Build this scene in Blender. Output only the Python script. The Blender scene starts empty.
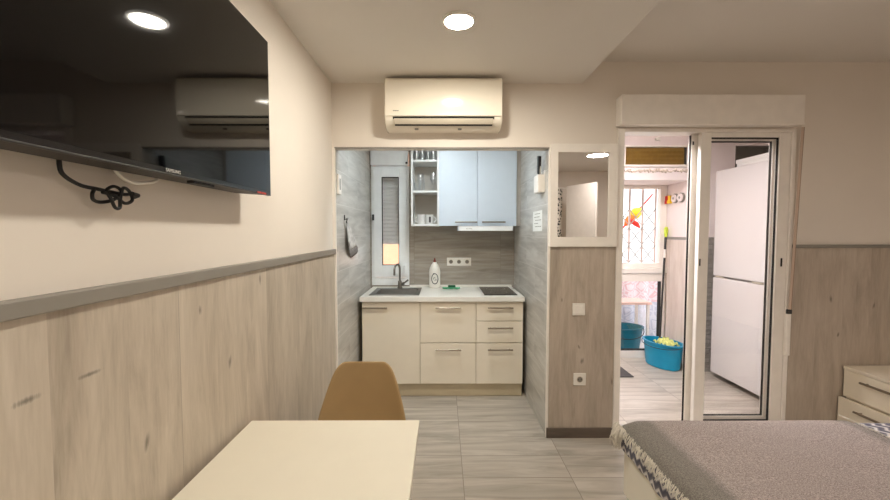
import bpy, bmesh, math, random
from mathutils import Vector, Matrix
random.seed(7)
PI = math.pi
S = bpy.context.scene
COL = S.collection

# ------------------------------------------------------------------ materials
def srgb(r, g, b):
    f = lambda c: (c/255)/12.92 if c/255 <= 0.04045 else ((c/255+0.055)/1.055)**2.4
    return (f(r), f(g), f(b), 1)

class NT:
    def __init__(s, name):
        s.m = bpy.data.materials.new(name); s.m.use_nodes = True
        s.t = s.m.node_tree; s.t.nodes.clear()
        s.out = s.n('ShaderNodeOutputMaterial')
    def n(s, kind, **kw):
        x = s.t.nodes.new(kind)
        for k, v in kw.items(): setattr(x, k, v)
        return x
    def l(s, a, b): s.t.links.new(a, b)
    def math(s, op, a, b=None, c=None):
        x = s.n('ShaderNodeMath', operation=op)
        for i, v in enumerate((a, b, c)):
            if v is None: continue
            if isinstance(v, (int, float)): x.inputs[i].default_value = v
            else: s.l(v, x.inputs[i])
        return x.outputs[0]
    def obj(s): return s.n('ShaderNodeTexCoord').outputs['Object']
    def uv(s, axes, du=0, dv=0, su=1, sv=1):
        sp = s.n('ShaderNodeSeparateXYZ'); s.l(s.obj(), sp.inputs[0])
        cb = s.n('ShaderNodeCombineXYZ')
        for i, (ax, d, k) in enumerate(((axes[0], du, su), (axes[1], dv, sv))):
            s.l(s.math('MULTIPLY', s.math('ADD', sp.outputs['XYZ'.index(ax)], d), k), cb.inputs[i])
        return cb.outputs[0]
    def noise(s, vec, scale, detail=4, rough=.5, dist=0):
        x = s.n('ShaderNodeTexNoise'); s.l(vec, x.inputs['Vector'])
        x.inputs['Scale'].default_value = scale; x.inputs['Detail'].default_value = detail
        x.inputs['Roughness'].default_value = rough; x.inputs['Distortion'].default_value = dist
        return x.outputs['Fac']
    def ramp(s, fac, stops):
        x = s.n('ShaderNodeValToRGB'); s.l(fac, x.inputs[0])
        e = x.color_ramp.elements
        while len(e) < len(stops): e.new(.5)
        for i, (p, c) in enumerate(stops): e[i].position = p; e[i].color = c
        return x.outputs[0]
    def mix(s, fac, a, b, mode='MIX'):
        x = s.n('ShaderNodeMix', data_type='RGBA', blend_type=mode)
        for k, v in ((0, fac), (6, a), (7, b)):
            if isinstance(v, (int, float)): x.inputs[k].default_value = v
            elif isinstance(v, tuple): x.inputs[k].default_value = v
            else: s.l(v, x.inputs[k])
        return x.outputs[2]
    def bsdf(s, col, rough=.5, metal=0, spec=.5, bump=None, bstr=.1, bdist=.002, coat=0, trans=0, sheen=0):
        p = s.n('ShaderNodeBsdfPrincipled')
        if isinstance(col, tuple): p.inputs['Base Color'].default_value = col
        else: s.l(col, p.inputs['Base Color'])
        if isinstance(rough, (int, float)): p.inputs['Roughness'].default_value = rough
        else: s.l(rough, p.inputs['Roughness'])
        p.inputs['Metallic'].default_value = metal
        p.inputs['Specular IOR Level'].default_value = spec
        p.inputs['Coat Weight'].default_value = coat
        p.inputs['Sheen Weight'].default_value = sheen
        p.inputs['Transmission Weight'].default_value = trans
        if bump is not None:
            b = s.n('ShaderNodeBump'); b.inputs['Strength'].default_value = bstr; b.inputs['Distance'].default_value = bdist
            s.l(bump, b.inputs['Height']); s.l(b.outputs[0], p.inputs['Normal'])
        s.l(p.outputs[0], s.out.inputs[0])
        return s.m

def plain(name, rgb, rough=.5, metal=0, spec=.5, var=.03, scale=12, bump=0, coat=0, sheen=0):
    t = NT(name); c = srgb(*rgb)
    f = t.noise(t.obj(), scale, 4)
    lo = tuple(max(0, x*(1-var)) for x in c[:3])+(1,); hi = tuple(min(1, x*(1+var)) for x in c[:3])+(1,)
    col = t.ramp(f, [(.3, lo), (.7, hi)])
    if bump:
        return t.bsdf(col, rough, metal, spec, t.noise(t.obj(), scale*12, 3), bump, .002, coat, 0, sheen)
    return t.bsdf(col, rough, metal, spec, coat=coat, sheen=sheen)

def wood(name, axes, dark, mid, light, plank=.2, rough=.45, knots=True, seam=True, su=1., panel=None, spots=()):
    t = NT(name)
    uv = t.uv(axes)
    sp = t.n('ShaderNodeSeparateXYZ'); t.l(uv, sp.inputs[0])
    pid = t.math('FLOOR', t.math('DIVIDE', sp.outputs[0], plank))
    wn = t.n('ShaderNodeTexWhiteNoise', noise_dimensions='1D'); t.l(pid, wn.inputs['W'])
    cb = t.n('ShaderNodeCombineXYZ')
    t.l(t.math('MULTIPLY', sp.outputs[0], 21*su), cb.inputs[0])
    t.l(t.math('ADD', t.math('MULTIPLY', sp.outputs[1], 2.6), t.math('MULTIPLY', wn.outputs[0], 17)), cb.inputs[1])
    g = t.noise(cb.outputs[0], 1.0, 8, .62, .8)
    cb2 = t.n('ShaderNodeCombineXYZ')
    t.l(t.math('MULTIPLY', sp.outputs[0], 4*su), cb2.inputs[0])
    t.l(t.math('ADD', t.math('MULTIPLY', sp.outputs[1], .9), t.math('MULTIPLY', wn.outputs[0], 9)), cb2.inputs[1])
    g2 = t.noise(cb2.outputs[0], 1.0, 5, .6, 1.6)
    f = t.math('ADD', t.math('MULTIPLY', g, .45), t.math('MULTIPLY', g2, .55))
    cb4 = t.n('ShaderNodeCombineXYZ')
    t.l(t.math('MULTIPLY', sp.outputs[0], 150), cb4.inputs[0]); t.l(t.math('MULTIPLY', sp.outputs[1], 11), cb4.inputs[1])
    g3 = t.noise(cb4.outputs[0], 1.0, 4, .6, .3)
    f = t.math('ADD', f, t.math('MULTIPLY', t.math('SUBTRACT', g3, .5), .2))
    f = t.math('ADD', f, t.math('MULTIPLY', t.math('SUBTRACT', wn.outputs[0], .5), .035))
    col = t.ramp(f, [(.27, srgb(*dark)), (.5, srgb(*mid)), (.74, srgb(*light))])
    if knots:
        v = t.n('ShaderNodeTexVoronoi'); v.inputs['Scale'].default_value = 1.0
        cb3 = t.n('ShaderNodeCombineXYZ')
        t.l(t.math('MULTIPLY', sp.outputs[0], 4.2), cb3.inputs[0]); t.l(t.math('MULTIPLY', sp.outputs[1], 1.9), cb3.inputs[1])
        t.l(cb3.outputs[0], v.inputs['Vector'])
        k = t.ramp(v.outputs['Distance'], [(.025, (1, 1, 1, 1)), (.085, (0, 0, 0, 1))])
        kf = t.math('MULTIPLY', k, t.math('GREATER_THAN', t.noise(cb3.outputs[0], .7, 1), .5))
        col = t.mix(t.math('MULTIPLY', kf, .75), col, srgb(*[int(c*.55) for c in dark]))
    for (ku, kv, ru, rv, tilt) in spots:
        du = t.math('SUBTRACT', sp.outputs[0], ku); dv = t.math('SUBTRACT', sp.outputs[1], kv)
        du = t.math('SUBTRACT', du, t.math('MULTIPLY', dv, tilt))
        d = t.math('SQRT', t.math('ADD', t.math('POWER', t.math('DIVIDE', du, ru), 2), t.math('POWER', t.math('DIVIDE', dv, rv), 2)))
        d = t.math('ADD', d, t.math('MULTIPLY', t.math('SUBTRACT', g3, .5), 1.6))
        k = t.ramp(d, [(.25, (1, 1, 1, 1)), (1., (0, 0, 0, 1))])
        col = t.mix(t.math('MULTIPLY', k, .72), col, srgb(*[int(c*.62) for c in dark]))
    if seam:
        w = panel or plank
        fr = t.math('PINGPONG', sp.outputs[0], w/2)
        sm = t.math('LESS_THAN', fr, .0011)
        col = t.mix(t.math('MULTIPLY', sm, .45), col, srgb(*[int(c*.6) for c in dark]))
    return t.bsdf(col, rough, bump=f, bstr=.12, bdist=.002)

def tile(name, axes, bw, rh, du, dv, c1, c2, c3, mortar, rough=.3, offset=0., ms=.0022, stretch=(1.4, 11), amp=.07):
    t = NT(name)
    uv = t.uv(axes, du, dv)
    b = t.n('ShaderNodeTexBrick', offset=offset, offset_frequency=2, squash=1.)
    t.l(uv, b.inputs['Vector'])
    for k, v in (('Scale', 1), ('Mortar Size', ms), ('Mortar Smooth', .1), ('Bias', 0), ('Brick Width', bw), ('Row Height', rh)):
        b.inputs[k].default_value = v
    b.inputs['Color1'].default_value = (0, 0, 0, 1); b.inputs['Color2'].default_value = (1, 1, 1, 1); b.inputs['Mortar'].default_value = (.5, .5, .5, 1)
    sp = t.n('ShaderNodeSeparateXYZ'); t.l(uv, sp.inputs[0])
    cb = t.n('ShaderNodeCombineXYZ')
    t.l(t.math('ADD', t.math('MULTIPLY', sp.outputs[0], stretch[0]), t.math('MULTIPLY', b.outputs['Color'], 13)), cb.inputs[0])
    t.l(t.math('MULTIPLY', sp.outputs[1], stretch[1]), cb.inputs[1])
    g = t.noise(cb.outputs[0], 1.3, 7, .6, .9)
    f = t.math('ADD', g, t.math('MULTIPLY', t.math('SUBTRACT', b.outputs['Color'], .5), amp))
    col = t.ramp(f, [(.32, srgb(*c1)), (.5, srgb(*c2)), (.68, srgb(*c3))])
    col = t.mix(b.outputs['Fac'], col, srgb(*mortar))
    return t.bsdf(col, rough, bump=t.math('SUBTRACT', 1, b.outputs['Fac']), bstr=.25, bdist=.002)

def emit(name, rgb, strength):
    t = NT(name); e = t.n('ShaderNodeEmission'); e.inputs[0].default_value = rgb if len(rgb) == 4 else tuple(rgb)+(1,)
    e.inputs[1].default_value = strength; t.l(e.outputs[0], t.out.inputs[0]); return t.m

def glass(name, tint=(1, 1, 1), refl=.04, grazing=.8):
    t = NT(name)
    lw = t.n('ShaderNodeLayerWeight'); lw.inputs[0].default_value = .5
    f = t.math('ADD', t.math('MULTIPLY', t.math('POWER', lw.outputs['Facing'], 5), grazing), refl)
    tr = t.n('ShaderNodeBsdfTransparent'); tr.inputs[0].default_value = tuple(tint)+(1,)
    gl = t.n('ShaderNodeBsdfGlossy'); gl.inputs['Roughness'].default_value = .02
    mx = t.n('ShaderNodeMixShader'); t.l(f, mx.inputs[0]); t.l(tr.outputs[0], mx.inputs[1]); t.l(gl.outputs[0], mx.inputs[2])
    t.l(mx.outputs[0], t.out.inputs[0]); return t.m

MT = {}
SPOT_L = [(1.002, 0.937, 0.01, 0.03, 0.2), (1.404, 1.013, 0.01, 0.028, 0.1), (0.848, 1.172, 0.035, 0.006, 0), (0.716, 1.17, 0.03, 0.008, 0.5), (1.65, 1.283, 0.012, 0.03, 0), (1.239, 1.234, 0.008, 0.02, 0)]
SPOT_F = [(0.994, 0.559, 0.014, 0.028, 0.2), (0.971, 0.66, 0.01, 0.02, -0.3), (2.763, 1.003, 0.012, 0.03, 0), (3.073, 0.953, 0.01, 0.025, 0.2), (0.844, 0.998, 0.006, 0.02, 0), (1.211, 0.406, 0.006, 0.03, 0), (2.825, 0.744, 0.01, 0.02, 0.2)]
MT['wall'] = plain('wall_paint', (232, 224, 214), .85, spec=.2, var=.015, scale=3, bump=.03)
MT['ceil'] = plain('ceiling_paint', (226, 221, 214), .9, spec=.2, var=.01, scale=3)
MT['lam_x'] = wood('greige_laminate_side', 'YZ', (158, 146, 131), (192, 180, 164), (214, 203, 188), plank=.19, panel=.57, knots=False, spots=SPOT_L)
MT['lam_y'] = wood('greige_laminate_front', 'XZ', (152, 140, 126), (182, 169, 154), (204, 193, 179), plank=.19, seam=False, knots=False, spots=SPOT_F)
MT['cap'] = plain('taupe_trim', (142, 137, 129), .45)
MT['skirt'] = wood('brown_skirting', 'ZX', (84, 74, 66), (104, 92, 82), (122, 110, 98), plank=.3, knots=False, seam=False)
MT['floor'] = tile('floor_wood_tile', 'XY', .655, .2385, -.12+6.55, -2.79+2.385*3, (155, 147, 135), (180, 171, 159), (200, 192, 181), (134, 125, 114), .33, stretch=(1.1, 9))
MT['kt_x'] = tile('kitchen_tile_side', 'YZ', .66, .243, -2.86+6.6, .02, (168, 164, 157), (190, 186, 179), (210, 207, 201), (214, 211, 205), .28, offset=.5, stretch=(1.4, 11))
MT['kt_y'] = tile('backsplash_tile', 'XZ', .9, .3, .3, .02, (146, 138, 127), (164, 156, 145), (180, 173, 162), (150, 142, 131), .35, stretch=(1.2, 14))
MT['bt'] = tile('balcony_tile', 'XZ', .12, .05, 0, 0, (120, 116, 112), (146, 142, 137), (168, 164, 158), (96, 94, 92), .3, offset=.5)
MT['bwood'] = wood('pale_balcony_panel', 'YZ', (196, 180, 168), (216, 202, 192), (232, 222, 214), plank=.25, knots=False)
MT['bwall'] = plain('balcony_paint', (238, 228, 226), .8, var=.02, scale=4, bump=.05)
MT['pvc'] = plain('white_pvc', (242, 236, 228), .35)
MT['pvcw'] = plain('white_window_pvc', (244, 246, 246), .35)
MT['white'] = plain('white_plastic', (236, 232, 224), .35)
MT['cream'] = plain('cream_cabinet_front', (240, 230, 212), .4, var=.01)
MT['creamdark'] = plain('cream_plinth', (205, 192, 164), .45)
MT['carcass'] = plain('dark_cabinet_side', (70, 62, 54), .6)
MT['wcab'] = plain('white_wall_cabinet', (221, 231, 241), .35, var=.01)
MT['shelf'] = plain('white_shelf_board', (238, 238, 236), .4)
MT['shelfback'] = plain('grey_shelf_back', (196, 188, 178), .6)
MT['worktop'] = plain('white_worktop', (238, 234, 226), .3, var=.015, scale=30)
MT['steel'] = plain('brushed_steel', (168, 164, 156), .32, metal=1, var=.05, scale=40)
MT['nickel'] = plain('nickel_handle', (160, 148, 132), .35, metal=1)
MT['sinksteel'] = plain('sink_steel', (128, 128, 126), .38, metal=.9, var=.06, scale=30)
MT['faucet'] = plain('grey_faucet_metal', (140, 135, 128), .3, metal=.9)
MT['hob'] = plain('black_hob_glass', (14, 13, 12), .12, spec=.5)
MT['black'] = plain('black_plastic', (16, 15, 15), .45)
MT['bezel'] = plain('black_bezel', (12, 12, 12), .22)
MT['screen'] = plain('black_screen_glass', (4, 4, 5), .035, spec=.38, var=0)
MT['tvback'] = plain('dark_tv_casing', (48, 42, 38), .5)
MT['logo'] = plain('silver_lettering', (190, 188, 184), .4)
MT['sticker'] = plain('red_white_sticker', (190, 60, 50), .5, var=.6, scale=160)
MT['tan'] = plain('tan_chair_shell', (172, 144, 102), .42, var=.03)
MT['beech'] = wood('beech_leg', 'XZ', (176, 132, 84), (198, 156, 104), (212, 176, 126), plank=.5, knots=False, seam=False)
MT['table'] = plain('cream_table_top', (230, 223, 206), .38, var=.01)
MT['ac'] = plain('white_air_conditioner_plastic', (246, 238, 222), .09, var=.005, spec=.55)
MT['acgrey'] = plain('grey_louver_plastic', (206, 196, 178), .4)
MT['dark'] = plain('dark_gap', (34, 30, 27), .8)
MT['greymark'] = plain('grey_print', (128, 122, 112), .6)
MT['mirror'] = NT('mirror_silver').bsdf((.86, .86, .87, 1), .01, metal=1)
MT['fridge'] = plain('white_fridge_enamel', (222, 219, 218), .22, var=.005)
MT['fridgegrey'] = plain('grey_fridge_gasket', (150, 148, 146), .5)
MT['teal'] = plain('teal_plastic', (12, 146, 186), .35, var=.05)
MT['tealdk'] = plain('dark_teal_plastic', (12, 104, 124), .4, var=.05)
MT['lime'] = plain('lime_cloth', (212, 216, 132), .9, var=.2, scale=40, bump=.4)
MT['limep'] = plain('lime_plastic', (196, 216, 60), .45)
MT['red'] = plain('red_plastic', (214, 44, 50), .45)
MT['yellow'] = plain('yellow_plastic', (250, 206, 24), .5)
MT['orange'] = plain('orange_fabric', (250, 112, 34), .7)
MT['redfab'] = plain('red_fabric', (226, 52, 36), .7)
MT['mat'] = plain('dark_grey_mat', (78, 74, 74), .95, var=.15, scale=80, bump=.4)
MT['greenp'] = plain('green_cloth', (96, 190, 142), .85, var=.12, scale=60, bump=.3)
MT['greendk'] = plain('dark_green_sponge', (28, 92, 58), .9, var=.15, scale=90, bump=.4)
MT['paper'] = plain('white_paper', (236, 236, 232), .8)
MT['ink'] = plain('dark_ink', (72, 74, 80), .8)
MT['redbrown'] = plain('red_cap', (118, 44, 34), .4)
MT['mug'] = plain('white_ceramic', (226, 224, 220), .25)
MT['mugdark'] = plain('dark_mug_print', (52, 50, 50), .4)
MT['glass'] = glass('window_glass')
MT['dglass'] = glass('double_glazing', (.985, .985, .985), .035)
MT['drink'] = glass('drinking_glass', (.97, .98, .99), .14, .8)
MT['gr_bar'] = plain('pale_grille_paint', (216, 198, 192), .5)
MT['latt'] = plain('grey_lattice_metal', (160, 158, 150), .5)
MT['slat'] = plain('white_shutter_slat', (214, 214, 212), .45)
MT['brownslat'] = plain('golden_brown_slat', (136, 108, 52), .5, var=.12, scale=20)
MT['strap'] = plain('beige_strap', (204, 182, 164), .8)
MT['strapdk'] = plain('brown_strap_edge', (146, 118, 100), .8)
MT['stucco'] = plain('rough_filler', (206, 192, 178), .95, var=.2, scale=40, bump=.6)
MT['orangewall'] = plain('ochre_outside_wall', (236, 178, 146), .9, var=.04)
MT['outground'] = plain('outside_paving', (226, 220, 214), .9)
MT['pinktop'] = plain('pale_pink_table_top', (240, 205, 190), .4)
MT['bedbase'] = plain('cream_bed_leatherette', (238, 232, 218), .42, var=.01)
MT['fringe'] = plain('ivory_fringe', (226, 220, 208), .95, var=.1, scale=60)
MT['dkgrey'] = plain('dark_metal', (48, 46, 46), .5)

def towel_mat():
    t = NT('grey_waffle_towel'); f = t.noise(t.obj(), 22, 4)
    return t.bsdf(t.ramp(f, [(.35, srgb(170, 166, 164)), (.65, srgb(218, 215, 212))]), .95, bump=t.noise(t.obj(), 260, 2), bstr=.4)
MT['towel'] = towel_mat()
MT['toweldk'] = plain('charcoal_towel_hem', (124, 117, 114), .95, var=.15, scale=40)

def throw_mat():
    t = NT('grey_pink_tweed')
    o = t.obj()
    f = t.noise(o, 190, 5, .85)
    c = t.ramp(f, [(.36, srgb(104, 95, 92)), (.5, srgb(165, 151, 147)), (.64, srgb(222, 211, 207))])
    d = t.ramp(f, [(.36, srgb(92, 87, 82)), (.5, srgb(126, 120, 113)), (.64, srgb(160, 153, 145))])
    sp = t.n('ShaderNodeSeparateXYZ'); t.l(o, sp.inputs[0])
    x = t.math('ADD', sp.outputs[0], t.math('MULTIPLY', t.math('SUBTRACT', t.noise(o, 9, 3), .5), .04))
    mr = t.n('ShaderNodeMapRange'); t.l(x, mr.inputs[0])
    mr.inputs[1].default_value = -.475; mr.inputs[2].default_value = -.425; mr.inputs[3].default_value = 1; mr.inputs[4].default_value = 0
    mr2 = t.n('ShaderNodeMapRange'); t.l(x, mr2.inputs[0])
    mr2.inputs[1].default_value = .49; mr2.inputs[2].default_value = .52; mr2.inputs[3].default_value = 0; mr2.inputs[4].default_value = .7
    return t.bsdf(t.mix(t.math('MAXIMUM', mr.outputs[0], mr2.outputs[0]), c, d), .95, bump=f, bstr=.6, bdist=.004, sheen=.2)
MT['throw'] = throw_mat()

def chevron_mat():
    t = NT('chevron_cotton')
    sp = t.n('ShaderNodeSeparateXYZ'); t.l(t.obj(), sp.inputs[0])
    s = t.math('SUBTRACT', sp.outputs[0], sp.outputs[2])
    z = t.math('PINGPONG', sp.outputs[1], .028)
    q = t.math('FRACT', t.math('DIVIDE', t.math('ADD', t.math('ADD', s, 5), z), .052))
    c = t.ramp(q, [(0, srgb(98, 97, 112)), (.3, srgb(120, 118, 128)), (.42, srgb(206, 202, 202)), (.62, srgb(228, 224, 222)), (.72, srgb(150, 148, 156)), (.86, srgb(98, 97, 112))])
    return t.bsdf(c, .9)
MT['chevron'] = chevron_mat()

def leopard_mat():
    t = NT('black_white_print')
    v = t.n('ShaderNodeTexVoronoi'); v.inputs['Scale'].default_value = 22; t.l(t.obj(), v.inputs['Vector'])
    c = t.ramp(v.outputs['Distance'], [(.40, (.02, .02, .02, 1)), (.46, (.75, .72, .65, 1))])
    return t.bsdf(c, .9)
MT['leopard'] = leopard_mat()

def lace_mat():
    t = NT('red_white_print_sheet')
    v = t.n('ShaderNodeTexVoronoi', feature='DISTANCE_TO_EDGE'); v.inputs['Scale'].default_value = 9; t.l(t.obj(), v.inputs['Vector'])
    ring = t.ramp(v.outputs['Distance'], [(.05, (0, 0, 0, 1)), (.09, (1, 1, 1, 1)), (.16, (1, 1, 1, 1)), (.2, (0, 0, 0, 1))])
    sp = t.n('ShaderNodeSeparateXYZ'); t.l(t.obj(), sp.inputs[0])
    hi = t.math('GREATER_THAN', sp.outputs[2], .5)
    c = t.mix(hi, srgb(222, 226, 236), srgb(240, 230, 234))
    c2 = t.mix(hi, srgb(172, 182, 204), srgb(226, 160, 166))
    return t.bsdf(t.mix(t.math('MULTIPLY', ring, .5), c, c2), .9)
MT['lace'] = lace_mat()
MT['bag'] = plain('white_plastic_bag', (232, 236, 246), .5, var=.08, scale=20, bump=.5)

# ------------------------------------------------------------------ mesh helpers
class MB:
    def __init__(s): s.b = bmesh.new()
    def box(s, x0, x1, y0, y1, z0, z1, rot=None):
        vs = [Vector((x, y, z)) for x in (x0, x1) for y in (y0, y1) for z in (z0, z1)]
        if rot:
            c = Vector(((x0+x1)/2, (y0+y1)/2, (z0+z1)/2)); vs = [c + rot @ (v-c) for v in vs]
        v = [s.b.verts.new(p) for p in vs]
        for f in ((0, 1, 3, 2), (4, 6, 7, 5), (0, 4, 5, 1), (2, 3, 7, 6), (0, 2, 6, 4), (1, 5, 7, 3)):
            s.b.faces.new([v[i] for i in f])
        return s
    def prism(s, pts, axis, a, b):
        def P(p, t): return {'X': (t, p[0], p[1]), 'Y': (p[0], t, p[1]), 'Z': (p[0], p[1], t)}[axis]
        A = [s.b.verts.new(P(p, a)) for p in pts]; B = [s.b.verts.new(P(p, b)) for p in pts]
        n = len(pts)
        s.b.faces.new(A); s.b.faces.new(B[::-1])
        for i in range(n): s.b.faces.new([A[i], B[i], B[(i+1) % n], A[(i+1) % n]])
        return s
    def tube(s, pts, r, n=10, caps=True, r1=None):
        pts = [Vector(p) for p in pts]; rings = []; prev = None
        for i, p in enumerate(pts):
            d = (pts[min(i+1, len(pts)-1)] - pts[max(i-1, 0)]).normalized()
            if prev is None: a = d.orthogonal().normalized()
            else: a = (prev - d*prev.dot(d)).normalized()
            prev = a; c = d.cross(a)
            rr = r[i] if isinstance(r, (list, tuple)) else (r if r1 is None else r + (r1-r)*i/(len(pts)-1))
            rings.append([s.b.verts.new(p + (a*math.cos(2*PI*k/n) + c*math.sin(2*PI*k/n))*rr) for k in range(n)])
        for A, B in zip(rings, rings[1:]):
            for k in range(n): s.b.faces.new([A[k], A[(k+1) % n], B[(k+1) % n], B[k]])
        if caps: s.b.faces.new(rings[0][::-1]); s.b.faces.new(rings[-1])
        return s
    def lathe(s, prof, c=(0, 0, 0), n=24, sx=1, sy=1):
        rings = []
        for r, z in prof:
            if r < 1e-6: rings.append([s.b.verts.new((c[0], c[1], c[2]+z))])
            else: rings.append([s.b.verts.new((c[0]+r*sx*math.cos(2*PI*k/n), c[1]+r*sy*math.sin(2*PI*k/n), c[2]+z)) for k in range(n)])
        for A, B in zip(rings, rings[1:]):
            for k in range(n):
                k2 = (k+1) % n
                if len(A) == 1 and len(B) == 1: continue
                if len(A) == 1: s.b.faces.new([A[0], B[k2], B[k]])
                elif len(B) == 1: s.b.faces.new([A[k], A[k2], B[0]])
                else: s.b.faces.new([A[k], A[k2], B[k2], B[k]])
        return s
    def grid(s, rows):
        V = [[s.b.verts.new(p) for p in r] for r in rows]
        for A, B in zip(V, V[1:]):
            for i in range(len(A)-1): s.b.faces.new([A[i], A[i+1], B[i+1], B[i]])
        return s
    def rotate(s, M, c):
        bmesh.ops.transform(s.b, matrix=Matrix.Translation(c) @ M.to_4x4() @ Matrix.Translation(-Vector(c)), verts=s.b.verts); return s
    def build(s, name, mat, parent=None, bevel=0, smooth=None, seg=2, sub=0, solid=0, kind=None):
        me = bpy.data.meshes.new(name)
        bmesh.ops.recalc_face_normals(s.b, faces=s.b.faces)
        if parent is not None:
            bmesh.ops.translate(s.b, verts=s.b.verts, vec=-wloc(parent))
        s.b.to_mesh(me); s.b.free()
        me.materials.append(MT[mat] if isinstance(mat, str) else mat)
        o = bpy.data.objects.new(name, me); COL.objects.link(o)
        if parent is not None: o.parent = parent
        if smooth is not None:
            for p in me.polygons: p.use_smooth = True
            me.set_sharp_from_angle(angle=math.radians(smooth))
        if solid:
            m = o.modifiers.new('solid', 'SOLIDIFY'); m.thickness = solid; m.offset = 0
        if bevel:
            m = o.modifiers.new('bevel', 'BEVEL'); m.width = bevel; m.segments = seg; m.limit_method = 'ANGLE'; m.angle_limit = math.radians(40)
        if sub:
            m = o.modifiers.new('sub', 'SUBSURF'); m.levels = sub; m.render_levels = sub
        if kind: o['kind'] = kind
        return o

def wloc(o):
    v = Vector(o.location)
    while o.parent is not None: o = o.parent; v += Vector(o.location)
    return v

def tag(o, label, cat, group=None, kind=None):
    o['label'] = label; o['category'] = cat
    if group: o['group'] = group
    if kind: o['kind'] = kind
    return o
def thing(name, label, cat, loc, group=None):
    o = bpy.data.objects.new(name, None); o.empty_display_size = .05; COL.objects.link(o); o.location = loc
    return tag(o, label, cat, group)
def struct(name, mb, mat, parent=None, **kw):
    o = mb.build(name, mat, parent, **kw); o['kind'] = 'structure'; return o
def sgroup(name, loc):
    o = bpy.data.objects.new(name, None); o.empty_display_size = .05; COL.objects.link(o); o.location = loc; o['kind'] = 'structure'; return o
def dup(root, loc, label):
    r = root.copy(); COL.objects.link(r); r.location = loc; r['label'] = label
    for ch in list(root.children):
        c = ch.copy(); COL.objects.link(c); c.parent = r
        for g in list(ch.children):
            d = g.copy(); COL.objects.link(d); d.parent = c
    return r
def text(name, body, size, mat, parent, loc, rot, extr=.0006, width=None):
    cu = bpy.data.curves.new(name, 'FONT'); cu.body = body; cu.size = size; cu.extrude = extr; cu.align_x = 'CENTER'; cu.align_y = 'CENTER'
    tmp = bpy.data.objects.new(name+'_c', cu); COL.objects.link(tmp)
    bpy.context.view_layer.update()
    me = bpy.data.meshes.new_from_object(tmp.evaluated_get(bpy.context.evaluated_depsgraph_get()))
    COL.objects.unlink(tmp); bpy.data.objects.remove(tmp); bpy.data.curves.remove(cu)
    me.materials.clear(); me.materials.append(MT[mat])
    M = rot.to_matrix() if hasattr(rot, 'to_matrix') else rot
    if width:
        xs = [v.co.x for v in me.vertices]; k = width/(max(xs)-min(xs))
        for v in me.vertices: v.co.x *= k
    base = Vector(loc) - (wloc(parent) if parent else Vector())
    for v in me.vertices: v.co = M @ v.co + base
    o = bpy.data.objects.new(name, me); COL.objects.link(o); o.parent = parent; return o
from mathutils import Euler
FACE_X = Euler((PI/2, 0, PI/2))      # readable from +X side
FACE_Y = Euler((PI/2, 0, 0))         # readable from -Y side
FACE_NX = Euler((PI/2, 0, -PI/2))    # readable from -X side

# ------------------------------------------------------------------ key planes
YW = 2.79          # room face of the wall with the kitchen opening and the balcony door
XL = -.775         # left wall
ZC, ZR = 2.51, 2.66
XS = .968          # soffit edge
KL, KR, KB, KZ = -.757, .745, 4.12, 2.42
OT = 2.068         # top of kitchen opening
DL, DR, DT = 1.223, 2.468, 2.20
XR, YB = 3.42, -2.2

# ------------------------------------------------------------------ shell
struct('floor', MB().box(-.95, 3.7, YB-.1, 4.72, -.1, 0), 'floor')
struct('ceiling', MB().box(XS, XR+.1, YB-.1, YW+.12, ZR, 2.86), 'ceil')
struct('ceiling_soffit', MB().box(XL-.1, XS, YB-.1, YW+.12, ZC, 2.86), 'ceil', bevel=.004)
struct('wall_left', MB().box(XL-.1, XL, YB-.1, YW+.1, 0, ZC), 'wall')
struct('wall_right', MB().box(XR, XR+.1, YB-.1, YW+.12, 0, ZR), 'wall')
struct('wall_rear', MB().box(XL-.1, XR+.1, YB-.1, YB, 0, ZR), 'wall')
wf = MB()
wf.box(XL, KL-.003, YW, YW+.1, 0, ZC)
wf.box(KL-.003, KR+.003, YW, YW+.1, OT, ZC)
wf.box(KR+.003, DL, YW, YW+.12, 0, ZC)
wf.box(DL, DR, YW, YW+.12, DT, ZC)
wf.box(DR, XR, YW, YW+.12, 0, ZC)
wf.box(XS, XR, YW, YW+.12, ZC, ZR)
struct('wall_front', wf, 'wall')
# kitchen alcove
struct('wall_kitchen_left', MB().box(KL-.1, KL, YW+.012, KB, 0, KZ), 'kt_x')
struct('wall_kitchen_right', MB().box(KR, KR+.1, YW+.012, KB, 0, KZ), 'kt_x')
kb = MB()
WX0, WX1, WZ0, WZ1 = -.742, -.352, .925, 2.30
kb.box(KL-.1, WX0, KB, KB+.1, 0, KZ); kb.box(WX1, KR+.1, KB, KB+.1, 0, KZ)
kb.box(WX0, WX1, KB, KB+.1, 0, WZ0); kb.box(WX0, WX1, KB, KB+.1, WZ1, KZ)
struct('wall_kitchen_back', kb, 'kt_y')
struct('ceiling_kitchen', MB().box(KL-.1, KR+.1, YW+.1, KB+.1, KZ, KZ+.3), 'ceil')
# cream corner beads of the opening
struct('trim_1', MB().box(KL-.018, KL+.004, YW-.004, YW+.016, 0, OT), 'pvc', bevel=.002)
struct('trim_2', MB().box(KR-.004, KR+.012, YW-.004, YW+.016, 0, OT), 'pvc', bevel=.002)
struct('trim_3', MB().box(KL, KR, YW-.004, YW+.012, OT-.006, OT+.004), 'cap')
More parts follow.
